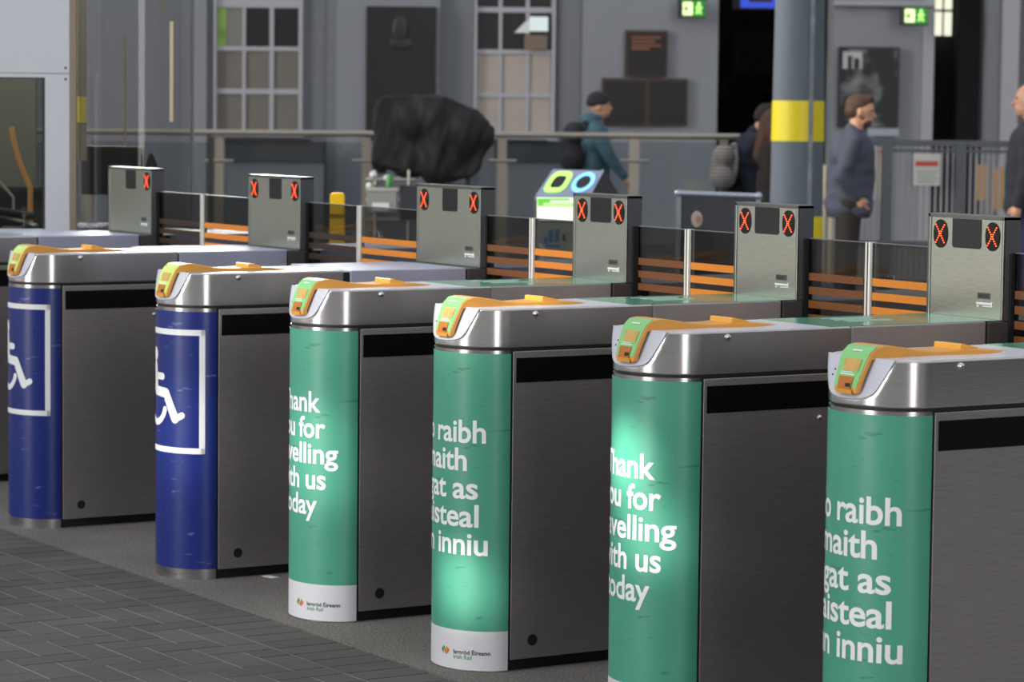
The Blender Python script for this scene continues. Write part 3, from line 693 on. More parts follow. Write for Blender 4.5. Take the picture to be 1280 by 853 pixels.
for py in (224, 250, 275):
    p = TP(458, py); q = TP(520, py)
    for y_ in (-.12, .12): m.tube((p.x, y_, p.z), (q.x, y_, q.z), .013)
for px in (470, 512, 575):
    p = TP(px, 262)
m.build('chrome_frame', CHROME, r, smooth=True)
m = MB()
for px in (545, 585):
    p = TP(px, 210); m.tube((p.x, 0, .1), (p.x, 0, p.z), .02)
m.box(TP(480, 200).x, -.14, .07, TP(590, 200).x, .14, .12); m.build('stand_legs', DARKMET, r)
for px in (482, 588):
    p = TP(px, 200)
    for y_ in (-.12, .12): MB().tube((p.x, y_ - .015, .04), (p.x, y_ + .015, .04), .04, n=20).build('castor', BLACK, r)
for (px, py, rr, mm) in ((468, 218, .032, 'w'), (484, 222, .025, 'w'), (463, 232, .03, 'c')):
    p = TP(px, py, -.17); MB().ball(p, rr).build('bright_fitting', mat('white_fitting', (235, 235, 228), .2, .3), r, smooth=True)
r = bgthing('storage_box', 'clear plastic storage box with bright contents on the chrome frame', 'box', 478, 22.6); s0, _ = sz(478, 200, 22.6)
z1 = sz(478, 238, 22.6)[1]; z0 = sz(478, 266, 22.6)[1]
MB().box(-.11, -.12, z0, .12, .02, z1).build('box_shell', mat('cloudy_plastic', (150, 150, 146), .3), r, bevel=.01); MB().box(-.12, -.13, z1, .13, .03, z1 + .02).build('box_lid', mat('box_lid', (196, 192, 184), .35), r); MB().box(-.07, -.13, z0 + .02, .06, -.12, z0 + .08).build('box_contents', LETTER, r)
MB().box(.14, -.1, z0 - .05, .3, .02, z1 + .04).build('dark_case', mat('slate_case', (44, 48, 56), .5), r); MB().tube((.05, -.14, z1 + .03), (.07, -.14, z1 + .12), .02, .028).build('green_bottle', mat('bottle_green', (80, 160, 90), .3), r)
MB().box(-.1, -.1, 0, -.08, .0, z0).box(.28, -.1, 0, .3, 0, z0 - .05).box(-.1, -.02, 0, .3, 0, .03).build('box_stand', CHROME, r)

# yellow hooded bollard
d = 14.0; c = 422; r = bgthing('yellow_bollard', 'small yellow plastic bollard standing behind the gate flaps', 'bollard', c, d); _, zt_ = sz(c, 241, d)
YP = mat('yellow_plastic', (255, 204, 4), .4, emit=.12)  # faint glow added to brighten the plastic, no lamp inside
MB().prism([(-.045, 0), (.045, 0), (.033, zt_ - .01), (.025, zt_), (-.025, zt_), (-.033, zt_ - .01)], 'y', -.035, .035).build('bollard_body', YP, r, bevel=.01)
MB().tube((0, 0, 0), (0, 0, .04), .12, .1, 24).build('bollard_base', BLACK, r); MB().box(-.036, -.04, zt_ - .12, .036, .04, zt_ - .1).build('bollard_band', mat('yellow_dark', (180, 136, 6), .5), r)

# ------------------------------------------------------------------ recycling bin
d = 16.0; c = 712; r = bgthing('recycling_bin', 'grey recycling bin with glowing green panel and ringed openings on its sloping top', 'bin', c, d); s0, _ = sz(c, 200, d)
def QP(px, py, y=0.0):
    s, z = sz(px, py, d); return (s - s0, y, z)
def quadprism(pts, th, nm, m_, y0=0.0, dy=None):
    V = [(p[0], p[1] + y0, p[2]) for p in pts]; V2 = [(p[0], p[1] + y0 + th, p[2]) for p in pts]; n = len(V)
    return MB().add(V + V2, [tuple(range(n)), tuple(range(n, 2 * n))[::-1]] + [(i, (i + 1) % n, n + (i + 1) % n, n + i) for i in range(n)]).build(nm, m_, r)
GREYB = mat('bin_grey', (150, 156, 182), .4); 
fl, fr_ = QP(669, 245), QP(738, 245); zf = fl[2]
tl, tr = QP(692, 213, .30), QP(757, 215, .30)
MB().add([fl, fr_, tr, tl, (fl[0], .02, fl[2] - .03), (fr_[0], .02, fl[2] - .03), (tr[0], .32, tr[2] - .03), (tl[0], .32, tl[2] - .03)], [(0, 1, 2, 3), (7, 6, 5, 4), (0, 4, 5, 1), (1, 5, 6, 2), (2, 6, 7, 3), (3, 7, 4, 0)]).build('sloping_top', GREYB, r)
rr = QP(778, 247, .35)
MB().add([fr_, tr, rr, (fr_[0], .6, fl[2]), (tr[0], .62, tr[2]), (rr[0], .6, rr[2])], [(0, 1, 2), (3, 5, 4), (0, 3, 4, 1), (1, 4, 5, 2), (0, 2, 5, 3)]).build('gable_side', mat('bin_black', (16, 16, 17), .6), r)
MB().box(fl[0], .0, .02, rr[0], .6, zf - .02).build('bin_body', mat('bin_slate', (40, 42, 46), .5), r, bevel=.01)
def onslope(u, v, h=.004):
    """u,v in 0..1 over the sloping top"""
    a = Vector(fl).lerp(Vector(fr_), u); b = Vector(tl).lerp(Vector(tr), u); p = a.lerp(b, v); n = (Vector(fr_) - Vector(fl)).cross(Vector(tl) - Vector(fl)).normalized(); return p + n * h
def disc(cu, cv, ru, rv, h, nm, m_, pw=1.0, inner=None):
    pts = []
    for i in range(36):
        a = 2 * pi * i / 36; cu_ = abs(cos(a)) ** pw * (1 if cos(a) > 0 else -1); sv_ = abs(sin(a)) ** pw * (1 if sin(a) > 0 else -1)
        pts.append((cu_, sv_))
    V = [onslope(cu + ru * a, cv + rv * b, h) for a, b in pts]
    if inner:
        V += [onslope(cu + inner * ru * a, cv + inner * rv * b, h) for a, b in pts]; F = [(i, (i + 1) % 36, 36 + (i + 1) % 36, 36 + i) for i in range(36)]
    else: F = [tuple(range(36))]
    MB().add(V, F).build(nm, m_, r)
disc(.27, .5, .2, .40, .006, 'green_ring', mat('ring_green', (190, 250, 120), .4, emit=1.2, ecol=(150, 245, 90)), .6, .58); disc(.27, .5, .12, .24, .005, 'bottle_opening', BLACK, .4)
disc(.74, .5, .2, .40, .006, 'blue_ring', mat('ring_blue', (150, 210, 255), .4, emit=1.1, ecol=(100, 180, 255)), 1, .62); disc(.74, .5, .125, .25, .005, 'round_opening', BLACK, 1)
def qb(x0, y0, x1, y1, nm, m_, dd, th=.01):
    s, z, w_, h = rect(x0, y0, x1, y1, d); return MB().box(s - s0 - w_ / 2, dd - th, z - h / 2, s - s0 + w_ / 2, dd, z + h / 2).build(nm, m_, r)
lp = qb(671, 247, 741, 276, 'lit_panel', mat('lit_panel_white', (235, 245, 225), .5, emit=.75, ecol=(235, 250, 225)), -.001)
m_lg = mat('lit_panel_green', (110, 215, 70), .5, emit=.5, ecol=(100, 215, 60)); qb(672, 253, 741, 259, 'pale_green_band', mat('lit_pale_green', (200, 240, 160), .5, emit=.5), -.0115, .001); qb(672, 248, 688, 253, 'lit_green_patch', m_lg, -.012, .002); qb(672, 253, 679, 257, 'lit_green_patch', m_lg, -.012, .002); qb(688, 248, 712, 250.5, 'lit_green_patch', m_lg, -.012, .002)
qb(671, 278, 741, 352, 'notice_panel', mat('notice_grey', (150, 158, 150), .5), -.001)
mi = mat('icon_blue', (60, 112, 170), .5)
for (a, b, e, f_) in ((680, 296, 684, 305), (686, 288, 691, 303), (694, 287, 699, 302), (681, 306, 700, 309)): qb(a, b, e, f_, 'blue_icon', mi, -.012, .002)
qb(703, 293, 707, 302, 'brown_icon', mat('icon_brown', (90, 82, 70), .5), -.012, .002)

# ------------------------------------------------------------------ silver framed board
d = 15.0; c = 899; r = bgthing('poster_stand', 'silver-framed freestanding board with a dark poster behind the gates', 'sign board', c, d); s0, _ = sz(c, 200, d)
a = sz(848, 242, d); b = sz(948, 242, d); L = a[0] - s0; Rr = b[0] - s0; zt_ = a[1]
SIL = mat('silver_frame', (170, 176, 188), .25, .9)
m = MB(); m.tube((L, 0, zt_), (Rr, 0, zt_ - .01), .016); m.ball((Rr, 0, zt_ - .01), .022); m.ball((L, 0, zt_), .02); m.build('top_rail', SIL, r, smooth=True)
MB().box(L - .01, -.012, .1, L + .014, .012, zt_ - .015).build('side_rail', SIL, r); MB().box(Rr - .014, -.012, .1, Rr + .01, .012, zt_ - .025).build('side_rail', SIL, r)
MB().box(L, -.006, .15, Rr, .006, zt_ - .01).build('poster_sheet', mat('poster_navy', (46, 50, 58), .4), r)
MB().box(L - .05, -.2, 0, L + .05, .2, .04).box(Rr - .05, -.2, 0, Rr + .05, .2, .04).box(L - .01, -.02, .03, L + .014, .02, .12).box(Rr - .014, -.02, .03, Rr + .01, .02, .12).build('stand_feet', DARKMET, r)
s, z = sz(871, 274, d)
MB().ball((s - s0, -.007, z), (.029, .004, .042), 18, 12).build('printed_head', mat('print_skin', (176, 160, 150), .6), r, smooth=True); MB().ball((s - s0 + .003, -.006, z - .17), (.10, .003, .13), 18, 12).build('printed_coat', mat('print_dark', (30, 30, 34), .6), r)
MB().ball((s - s0 + .008, -.0115, z - .003), (.016, .001, .02), 12, 8).build('printed_face_shade', mat('print_pink', (160, 120, 112), .6), r)

# ------------------------------------------------------------------ fence at right
DF = 24.0; r = bgthing('steel_fence', 'dark grey steel railing fence and gate behind the pillar', 'fence', 1180, DF); s0, _ = sz(1180, 200, DF)
FM = mat('fence_grey', (80, 84, 92), .5, .3); FL = mat('fence_bar_grey', (138, 138, 142), .5, .3)
def FP(px, py, y=0.0): s, z = sz(px, py, DF); return (s - s0, y, z)
a = FP(1052, 174); b = FP(1400, 177)
MB().box(a[0], -.03, a[2] - .05, b[0], .03, a[2]).build('top_rail', FM, r); zt_ = a[2]
MB().box(FP(1112, 180)[0], -.02, zt_ - .10, b[0], .02, zt_ - .075).build('upper_rail', FM, r); MB().box(a[0], -.02, .42, b[0], .02, .47).box(a[0], -.02, .10, b[0], .02, .15).build('lower_rail', FM, r)
for px in (1052, 1109, 1200, 1295, 1390):
    p = FP(px, 200); MB().box(p[0] - .042, -.04, 0, p[0] + .042, .04, zt_ - .01).build('post', FM, r)
m = MB(); px = 1062
while px < 1388:
    if min(abs(px - q) for q in (1052, 1109, 1200, 1295, 1390)) > 6:
        p = FP(px, 200); m.box(p[0] - .011, -.009, .12, p[0] + .011, .009, zt_ - .05)
    px += 7.2
m.build('bars', FL, r)
c = 1158; d = 23.9; r = bgthing('warning_sign', 'white notice with a red band fixed to the steel fence', 'sign', c, d)
flat(r, 'sign_plate', mat('sign_white', (176, 178, 174), .6), 1141.5, 192, 1175, 232, d, c, .015); flat(r, 'red_band', mat('sign_red', (176, 62, 48), .6), 1144, 201.5, 1172, 207.5, d, c, .004, dd=-.016)
for q in range(4): flat(r, 'printed_line', mat('sign_print', (140, 146, 142), .6), 1146, 214 + q * 4.2, 1171 - 3 * (q % 2), 215.6 + q * 4.2, d, c, .003, dd=-.016)
for x0, x1, y0, y1, lab, dd_ in ((1221, 1234, 206, 250, 'upright amber panel behind the fence, left of its wider neighbour', 28), (1238, 1264, 210, 262, 'wide amber panel behind the fence by the man at the right edge', 28)):
    c = (x0 + x1) / 2; r = bgthing('amber_panel', lab, 'panel', c, dd_); flat(r, 'panel_face', mat('amber', (176, 128, 50), .6), x0, y0, x1, y1, dd_, c, .04); flat(r, 'panel_leg', DARKMET, x0 + 1, y1, x0 + 3, 420, dd_, c, .03); flat(r, 'panel_leg', DARKMET, x1 - 3, y1, x1 - 1, 420, dd_, c, .03)
c = 1101; dd_ = 27; r = bgthing('notice_post', 'pale notice with red print behind the fence beside the standing man', 'notice', c, dd_); flat(r, 'notice_board', mat('notice_pale', (176, 166, 158), .6), 1093, 183, 1107, 250, dd_, c, .03); flat(r, 'red_print', MATS['sign_red'], 1095, 188, 1104, 192, dd_, c, .004, dd=-.031); flat(r, 'notice_leg', DARKMET, 1099, 250, 1102, 420, dd_, c, .03)
c = 1029; dd_ = 26; r = bgthing('cream_barrier', 'cream upright barrier slats in sunlight between pillar and standing man', 'barrier', c, dd_)
CR = mat('sunlit_cream', (215, 200, 170), .6, emit=.12)  # faint glow stands in for sunlight on the slats
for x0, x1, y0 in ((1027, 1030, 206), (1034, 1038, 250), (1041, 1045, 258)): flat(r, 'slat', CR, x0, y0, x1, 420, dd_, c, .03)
flat(r, 'rail', FM, 1024, 246, 1050, 250, dd_, c, .02, dd=.02)

# ------------------------------------------------------------------ booth at left
D0 = 13.4
c = 20; r = bgthing('ticket_booth', 'white painted metal booth with a side window at the left edge', 'booth', c, D0); s0, _ = sz(c, 200, D0)
def K(px, py=200): s, z = sz(px, py, D0); return s - s0, z
xl = K(-220)[0]; xr = K(87)[0]; zm = K(60, 92)[1]; wxr = K(53)[0]; zwt = K(20, 96.5)[1]; zwb = .95
MB().box(xl, 0, zm + .002, xr, .03, 3.2).build('upper_panel', BOOTHW, r, bevel=.002)
MB().box(wxr + .012, 0, 0, xr, .03, zm - .002).build('corner_panel', BOOTHW, r, bevel=.002); MB().box(xl, .0, zwt, wxr + .012, .03, zm - .002).build('window_head', BOOTHW, r)
MB().box(xl, 0, 0, wxr + .012, .03, zwb).build('lower_panel', BOOTHW, r)
MB().box(wxr, .002, zwb, wxr + .012, .028, zwt).box(xl, .002, zwt - .006, wxr + .012, .028, zwt).build('window_gasket', DARKMET, r)
MB().box(xl, .012, zwb, wxr, .018, zwt).build('booth_window', glass('booth_glass', (.6, .62, .6), fres=1.45), r)
MB().box(xr, .0, 0, xr + .03, .04, 3.2).build('edge_trim', mat('beige_trim', (150, 138, 120), .4, .5), r)
MB().box(xl, .9, 0, xr - .3, .93, 3.2).build('rear_wall', mat('booth_inside', (128, 126, 112), .8), r); MB().box(xl, .03, 3.15, xr, .93, 3.2).build('roof', BOOTHW, r)
l = bpy.data.lights.new('passage_fill', 'POINT'); l.energy = 9; l.shadow_soft_size = .2; o = bpy.data.objects.new('passage_fill', l); COL.objects.link(o); o.location = bg(sz(950, 200, 35.5)[0], 35.6, 4.6)  # added fill light that lifts the black doorway
BLOC = bg(sz(20, 200, D0)[0] - .1, D0 + .35, 2.7)
MB().box(xl, .04, .0, xr - .02, .7, .90).build('counter', mat('booth_counter', (40, 42, 46), .5), r)
for py in (85, 99):
    x_, z_ = K(82, py); MB().ball((x_, 0, z_), (.006, .003, .006)).build('rivet', DARKMET, r)
# things seen inside the booth
def boothitem(name, lab, cat, px, d): return bgthing(name, lab, cat, px, d)
r = boothitem('orange_reflection', 'curved orange reflection in the booth window, built as a solid streak', 'reflection', 30, 13.8); s0, _ = sz(30, 200, 13.8)  # solid streak added for the orange reflection in the booth glass
m = MB(); pts = [(14, 158), (17, 175), (22, 195), (30, 217), (38, 236)]
P3 = [(sz(px, py, 13.8)[0] - s0, 0, sz(px, py, 13.8)[1]) for px, py in pts]; m.path(P3, .012); m.path([(P3[-1][0], 0, P3[-1][2]), (P3[-1][0], 0, .90)], .012); m.build('reflection', mat('reflection_orange', (226, 160, 96), .5, emit=.25), r, smooth=True)
r = boothitem('pale_pole', 'pale slanting pole leaning inside the booth window', 'pole', 12, 13.9); s0, _ = sz(12, 200, 13.9)
P3 = [(sz(px, py, 13.9)[0] - s0, 0, sz(px, py, 13.9)[1]) for px, py in ((-5, 222), (17, 247))]; MB().path([P3[0], P3[1]], .006).tube((P3[1][0], 0, P3[1][2]), (P3[1][0], 0, .90), .006).build('pole', mat('pole_pale', (190, 185, 165), .5), r)
r = boothitem('desk_phone', 'black desk telephone with a pale label behind the booth window', 'telephone', 20, 13.65); s0, _ = sz(20, 200, 13.65)
MB().prism([(-.10, .90), (.10, .90), (.09, .96), (-.08, 1.0)], 'y', -.08, .08).build('phone_body', BLACK, r, bevel=.006); MB().box(-.05, -.084, .93, .04, -.08, .955).build('phone_label', PLASTIC, r); MB().cap((-.07, -.02, 1.02), (.07, -.02, 1.0), .02, .02).build('handset', BLACK, r, smooth=True)
r = boothitem('office_chair', 'dark office chair back showing behind the booth desk', 'chair', 25, 14.15)
MB().box(-.16, -.03, .62, .16, .03, 1.12).build('backrest', mat('chair_cloth', (24, 26, 30), .8), r, bevel=.02); MB().box(-.2, -.32, .42, .2, -.02, .48).build('seat', MATS['chair_cloth'], r, bevel=.02); MB().tube((0, -.15, .06), (0, -.15, .42), .025).build('column', DARKMET, r); MB().box(-.2, -.17, .0, .2, -.13, .06).box(-.02, -.33, 0, .02, .0, .06).build('foot', BLACK, r)
# curved screen
DS = 13.75; c = 165; r = bgthing('curved_screen', 'tall curved clear plexiglass screen beside the white booth', 'screen', c, DS); s0, _ = sz(c, 200, DS)
xa = sz(93, 200, DS)[0] - s0; xb = sz(240, 200, DS)[0] - s0; R_ = (xb - xa) / 2; xc = (xa + xb) / 2
V = []; n = 40
for i in range(n + 1):
    a = pi + (pi * 1.0) * i / n; V.append((xc + R_ * cos(a), R_ * .9 * sin(a)))
m = MB(); VV = [(p[0], p[1], .94) for p in V] + [(p[0], p[1], 3.3) for p in V]; m.add(VV, [(i, i + 1, n + 2 + i, n + 1 + i) for i in range(n)])
m.build('curved_sheet', PLEXI, r, smooth='all')
MB().box(xa - .012, -.01, 0, xa + .006, .03, 3.3).build('edge_post', mat('bronze_edge', (120, 100, 78), .3, .7), r); MB().tube((xb, 0, 0), (xb, 0, 3.3), .009).build('edge_post', mat('grey_edge', (120, 120, 122), .4), r, smooth=True)
def KS(px, py): s, z = sz(px, py, DS); return s - s0, z
for nm, a, b_, y0_, y1_, mm in (('amber_reflection', 90, 94, -90, 290, mat('amber_reflection', (216, 176, 126), .4)), ('olive_reflection_strip', 97, 113, -90, 200, mat('olive_reflection', (138, 132, 108), .4)), ('yellow_reflection', 96.5, 113, 121, 153, mat('reflection_yellow', (206, 190, 60), .4)), ('bright_reflection', 217, 221.5, 28, 152, mat('reflection_bright', (252, 232, 196), .3, emit=.25)), ('fine_reflection', 163.5, 166, 45, 182, mat('reflection_fine', (170, 154, 130), .4)), ('fine_reflection', 209, 211, -90, 20, mat('reflection_fine', (170, 154, 130), .4))):  # solid strips painting the golden reflections in the curved sheet
    xA, z_0 = KS(a, y1_); xB, z_1 = KS(b_, y0_); xm_ = (xA + xB) / 2; yy = -R_ * .9 * sqrt(max(0.001, 1 - ((xm_ - xc) / R_) ** 2)) + (.006 if nm == 'yellow_reflection' else .012)
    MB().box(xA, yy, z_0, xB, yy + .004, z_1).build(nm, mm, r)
poly = [(xa, .12)] + V + [(xb, .12)]; MB().prism(poly, 'z', .0, .94).build('curved_counter', mat('counter_grey', (84, 88, 98), .4), r)
for px, wd_, mm, dd_ in ((117, .02, 'yb', .1),):
    x_ = sz(109, 200, DS)[0] - s0
r = bgthing('monitor', 'back of a dark monitor on the counter inside the curved screen', 'monitor', 140, 13.72); s0, _ = sz(140, 200, 13.72)
x0_ = sz(102, 200, 13.72)[0] - s0; x1_ = sz(178, 200, 13.72)[0] - s0; zt_ = sz(140, 183, 13.72)[1]
MB().box(x0_, -.02, 1.10, x1_, .02, zt_).build('monitor_case', mat('monitor_black', (20, 21, 23), .5), r, bevel=.006); MB().box(-.02, 0, .95, .02, .03, 1.12).box(-.08, -.05, .94, .08, .06, .955).build('monitor_stand', BLACK, r)
r = bgthing('keyboard', 'grey keyboard lying on the counter inside the curved screen', 'keyboard', 118, 13.6)
mb = MB().prism([(-.07, .94), (.09, .94), (.09, .965), (-.07, .95)], 'x', -.09, .09); mb.build('keyboard_body', mat('kb_grey', (74, 80, 94), .5), r)
m = MB()
for i in range(8):
    for j in range(4): m.box(-.082 + i * .021, -.06 + j * .035, .951 + j * .0034, -.066 + i * .021, -.036 + j * .035, .959 + j * .0034)
m.build('keys', mat('key_pale', (130, 138, 152), .5), r)
r = bgthing('black_bag', 'black pointed bag slumped on the counter behind the farthest tower', 'bag', 190, 13.62); zt_ = sz(190, 186, 13.62)[1]
m = MB(); m.cap((0, 0, 1.0), (0, 0, zt_ - .12), .06, .045); m.cap((0, 0, zt_ - .12), (-.005, 0, zt_ - .03), .04, .015); blob(m, 'bag_body', BLACK, r, .01, 4)

# ------------------------------------------------------------------ people
def person(name, label, px, d, turn, h=1.72, skin=None, jacket=None, trousers=None, hair=None, hairstyle='short', arms=None, step=0.0, lean=0.0, hood=False, beard=False, loose=0.0, head_pitch=0.0, extra=None, hem=0.0):
    r = bgthing(name, label, 'person', px, d, 0, None, turn)
    k = h / 1.72; r.scale = (k, k, k)
    S = lambda x, y, z: (x + lean * max(0, z - .9), y, z)
    hx, hz = S(.02, 0, 1.6)[0], 1.6
    hipz = .92
    m = MB()
    # head, jaw, nose, ears, neck
    def Hd(x, y, z):
        X_ = x; Z_ = z - 1.50; c_, s_ = cos(head_pitch), sin(head_pitch)
        return (hx - .02 + X_ * c_ + Z_ * s_, y, 1.50 - X_ * s_ + Z_ * c_)
    m.ball(Hd(.015, 0, 1.615), (.098, .076, .105), 24, 16); m.ball(Hd(.045, 0, 1.555), (.066, .058, .07), 20, 12); m.ball(Hd(.075, 0, 1.515), (.028, .03, .022), 12, 8)
    m.cap(Hd(.106, 0, 1.615), Hd(.128, 0, 1.578), .009, .014, 10); m.ball(Hd(.107, 0, 1.548), (.012, .024, .007), 12, 8); m.ball(Hd(.106, 0, 1.534), (.011, .020, .007), 12, 8)
    m.ball(Hd(.095, 0, 1.637), (.018, .05, .011), 12, 8)
    for sy in (1, -1): m.ball(Hd(.008, sy * .077, 1.59), (.02, .011, .032), 12, 8)
    m.cap(S(-.012, 0, 1.36), Hd(.0, 0, 1.53), .062, .055)
    # trunk
    m.ball(S(0, 0, 1.27), (.105, .165, .17), 20, 12); m.cap(S(0, 0, 1.22), (0, 0, .98), .105, .10); m.ball((0, 0, .96), (.11, .155, .12), 20, 12); m.cap(S(-.01, -.13, 1.38), S(-.01, .13, 1.38), .055, .055)
    # legs
    legs = []
    for sy, st in ((1, step), (-1, -step)):
        hip = (0, sy * .09, .90); kn = (st * .55 + .03 * abs(st > 0), sy * .095, .49); an = (st * 1.0 - (.03 if st < 0 else 0), sy * .095, .085)
        legs.append((hip, kn, an)); m.cap(hip, kn, .085, .055); m.cap(kn, an, .052, .036); m.cap((an[0] - .03, an[1], .05), (an[0] + .15, an[1], .035), .038, .03)
    arms = arms or {1: ((.0, .20, 1.12), (.06, .20, .88)), -1: ((.0, -.20, 1.12), (.06, -.20, .88))}
    for sy in (1, -1):
        el, wr_ = arms[sy]; sh = S(-.01, sy * .175, 1.37)
        m.cap(sh, el, .05, .04); m.cap(el, wr_, .038, .026)
        dirv = (Vector(wr_) - Vector(el)).normalized(); pc = Vector(wr_) + dirv * .05
        m.cap(wr_, pc, .026, .034)
        side = Vector((1, 0, 0)) - dirv * dirv.x
        side = side.normalized() if side.length > .05 else Vector((0, 0, 1)); nn = dirv.cross(side)
        for q, (off, ln) in enumerate(((-.027, .062), (-.009, .075), (.009, .080), (.027, .070))):
            a = pc + side * off + dirv * .02; b_ = a + dirv * ln * .55 + nn * .006 * sy; c_ = b_ + dirv * ln * .45 + nn * .022 * sy
            m.cap(a, b_, .0092, .0085, 8); m.cap(b_, c_, .0085, .007, 8)
        a = Vector(wr_) + dirv * .015 + side * .02; b_ = a + side * .03 + dirv * .03; m.cap(a, b_, .012, .010, 8); m.cap(b_, b_ + dirv * .03 + side * .004, .010, .008, 8)
    blob(m, 'body', skin or SKIN, r, .0075, 2)
    # eyes
    for sy in (1, -1): MB().ball(Hd(.094, sy * .031, 1.617), .0125, 12, 8).build('eye', mat('eye_dark', (40, 32, 28), .2), r, smooth='all')
    # jacket
    m = MB(); L = loose
    m.ball(S(-.01, 0, 1.27), (.135 + L, .195, .19), 20, 12); m.cap(S(0, 0, 1.2), (0, 0, .90 - hem), .135 + L, .145 + L); m.ball((0, .06, .88 - hem), (.14 + L, .13, .14), 20, 12); m.ball((0, -.06, .88 - hem), (.14 + L, .13, .14), 20, 12)
    m.cap(S(-.015, -.14, 1.385), S(-.015, .14, 1.385), .07, .07); m.cap(S(-.015, 0, 1.38), S(-.012, 0, 1.455), .085, .068)
    if hood: m.ball(S(-.075, 0, 1.45), (.085, .10, .09), 16, 10); m.ball(S(-.02, 0, 1.50), (.085, .082, .05), 16, 10)
    for sy in (1, -1):
        el, wr_ = arms[sy]; sh = S(-.01, sy * .175, 1.37); m.cap(sh, el, .075, .062); m.cap(el, Vector(wr_) - (Vector(wr_) - Vector(el)).normalized() * .015, .062, .045)
    def fold(co):
        co.z = max(co.z, .80 - hem) if co.z < 1.0 and abs(co.y) < .155 + L else co.z
        n_ = noise.noise(Vector((co.x * 7, co.y * 7, co.z * 14))) * .012
        v = Vector((co.x, co.y, 0)); v = v.normalized() if v.length > .01 else Vector((1, 0, 0)); co = co + v * n_
        return co
    jk = blob(m, 'jacket', jacket, r, .013, 4, fold)
    m = MB(); m.cap((0, -.06, .92), (0, .06, .92), .125, .125)
    for hip, kn, an in legs: m.cap(hip, kn, .108, .078); m.cap(kn, (an[0], an[1], .12), .076, .062)
    blob(m, 'trousers', trousers, r, .014, 4)
    for hip, kn, an in legs:
        m = MB(); m.cap((an[0] - .03, an[1], .05), (an[0] + .15, an[1], .04), .05, .042); m.box(an[0] - .08, an[1] - .042, 0, an[0] + .19, an[1] + .042, .025); blob(m, 'shoe', mat('shoe_black', (20, 20, 22), .5), r, .01, 3)
    # hair / hat
    hm = hair
    m = MB()
    if hairstyle == 'beanie':
        m.ball(Hd(.002, 0, 1.655), (.112, .09, .092), 20, 14); m.ball(Hd(-.005, 0, 1.63), (.116, .094, .04), 20, 10); blob(m, 'beanie', hm, r, .01, 3)
    elif hairstyle == 'bald': pass
    elif hairstyle == 'long':
        m.ball(Hd(-.005, 0, 1.64), (.112, .092, .095), 20, 14); m.cap(Hd(-.06, 0, 1.6), S(-.12, 0, 1.30), .085, .07); m.cap(S(-.02, .08, 1.56), S(.03, .10, 1.22), .035, .03); m.cap(S(-.02, -.08, 1.56), S(.03, -.10, 1.22), .035, .03); blob(m, 'hair', hm, r, .012, 2)
    else:
        m.ball(Hd(-.012, 0, 1.652), (.104, .083, .083), 20, 14); m.ball(Hd(-.035, 0, 1.60), (.078, .078, .07), 20, 14); m.ball(Hd(.05, 0, 1.70), (.055, .06, .035), 14, 8); blob(m, 'hair', hm, r, .009, 2)
    if beard:
        m = MB(); m.ball(Hd(.068, 0, 1.525), (.05, .054, .038), 16, 10); m.ball(Hd(.035, 0, 1.555), (.045, .067, .03), 16, 10); blob(m, 'beard', hm, r, .009, 2)
    if extra: extra(r, S)
    return r
NAVY = mat('navy_cloth', (66, 70, 86), .8, noise_amt=.15, nscale=6); TEAL = mat('teal_cloth', (66, 98, 112), .8, noise_amt=.1, nscale=6); DNAVY = mat('dark_navy_cloth', (22, 28, 44), .85, noise_amt=.15, nscale=6)
BRN = mat('brown_trousers', (44, 38, 36), .85); DK = mat('dark_trousers', (26, 27, 32), .85); BLU = mat('blue_trousers', (38, 40, 74), .85)
HB = mat('hair_brown', (74, 52, 38), .7, noise_amt=.2, nscale=30); HR = mat('hair_auburn', (70, 42, 28), .7, noise_amt=.2, nscale=30); HD_ = mat('beanie_charcoal', (42, 42, 48), .9)
def backpack(mm, cx, cz, w_, h_, t_):
    def f(r, S):
        m = MB(); m.cap((cx, -.05, cz + h_ * .25), (cx, .05, cz + h_ * .25), t_, t_); m.cap((cx - .01, -.06, cz - h_ * .25), (cx - .01, .06, cz - h_ * .25), t_ * 1.15, t_ * 1.15); m.cap((cx, 0, cz + h_ * .3), (cx, 0, cz - h_ * .3), t_ * 1.1, t_ * 1.2)
        wp = r.matrix_world
        return m
    return f
# bearded man facing right near the pillar
person('person', 'bearded man in a navy jacket standing in profile beside the slate pillar', 1062, 21.6, -.10, 1.64, jacket=NAVY, trousers=BRN, hair=HB, beard=True, loose=.045, lean=.07, arms={1: ((-.05, .22, 1.10), (.06, .17, .93)), -1: ((-.06, -.22, 1.10), (.06, -.17, .93))}, head_pitch=.15, hem=.02)
# walking man with beanie
person('person', 'man in teal hooded jacket and charcoal beanie walking behind the balustrade', 741, 27.0, .0, 1.655, jacket=TEAL, trousers=DK, hair=HD_, hairstyle='beanie', hood=True, lean=.06, step=.22, loose=.02, arms={1: ((-.12, .21, 1.15), (-.08, .2, .92)), -1: ((.14, -.22, 1.14), (.30, -.20, .93))})
person('person', 'bowed person in a dark navy coat standing in the shadowy doorway left of the pillar', 926, 24.6, .0, 1.58, jacket=DNAVY, trousers=DK, hair=mat('hair_dark', (36, 28, 26), .8), hairstyle='short', lean=.24, loose=.03, step=.1, head_pitch=.5)
person('person', 'person with long auburn hair half hidden behind the slate pillar', 965, 23.7, -.2, 1.53, jacket=mat('brown_coat', (34, 26, 26), .85), trousers=DK, hair=HR, hairstyle='long', lean=.03)
person('person', 'man in a dark jacket and blue trousers cut off by the right picture edge', 1288, 20.5, pi - .25, 1.73, jacket=mat('slate_cloth', (38, 40, 50), .85, noise_amt=.1, nscale=6), trousers=BLU, hair=HB, hairstyle='bald', loose=.035)
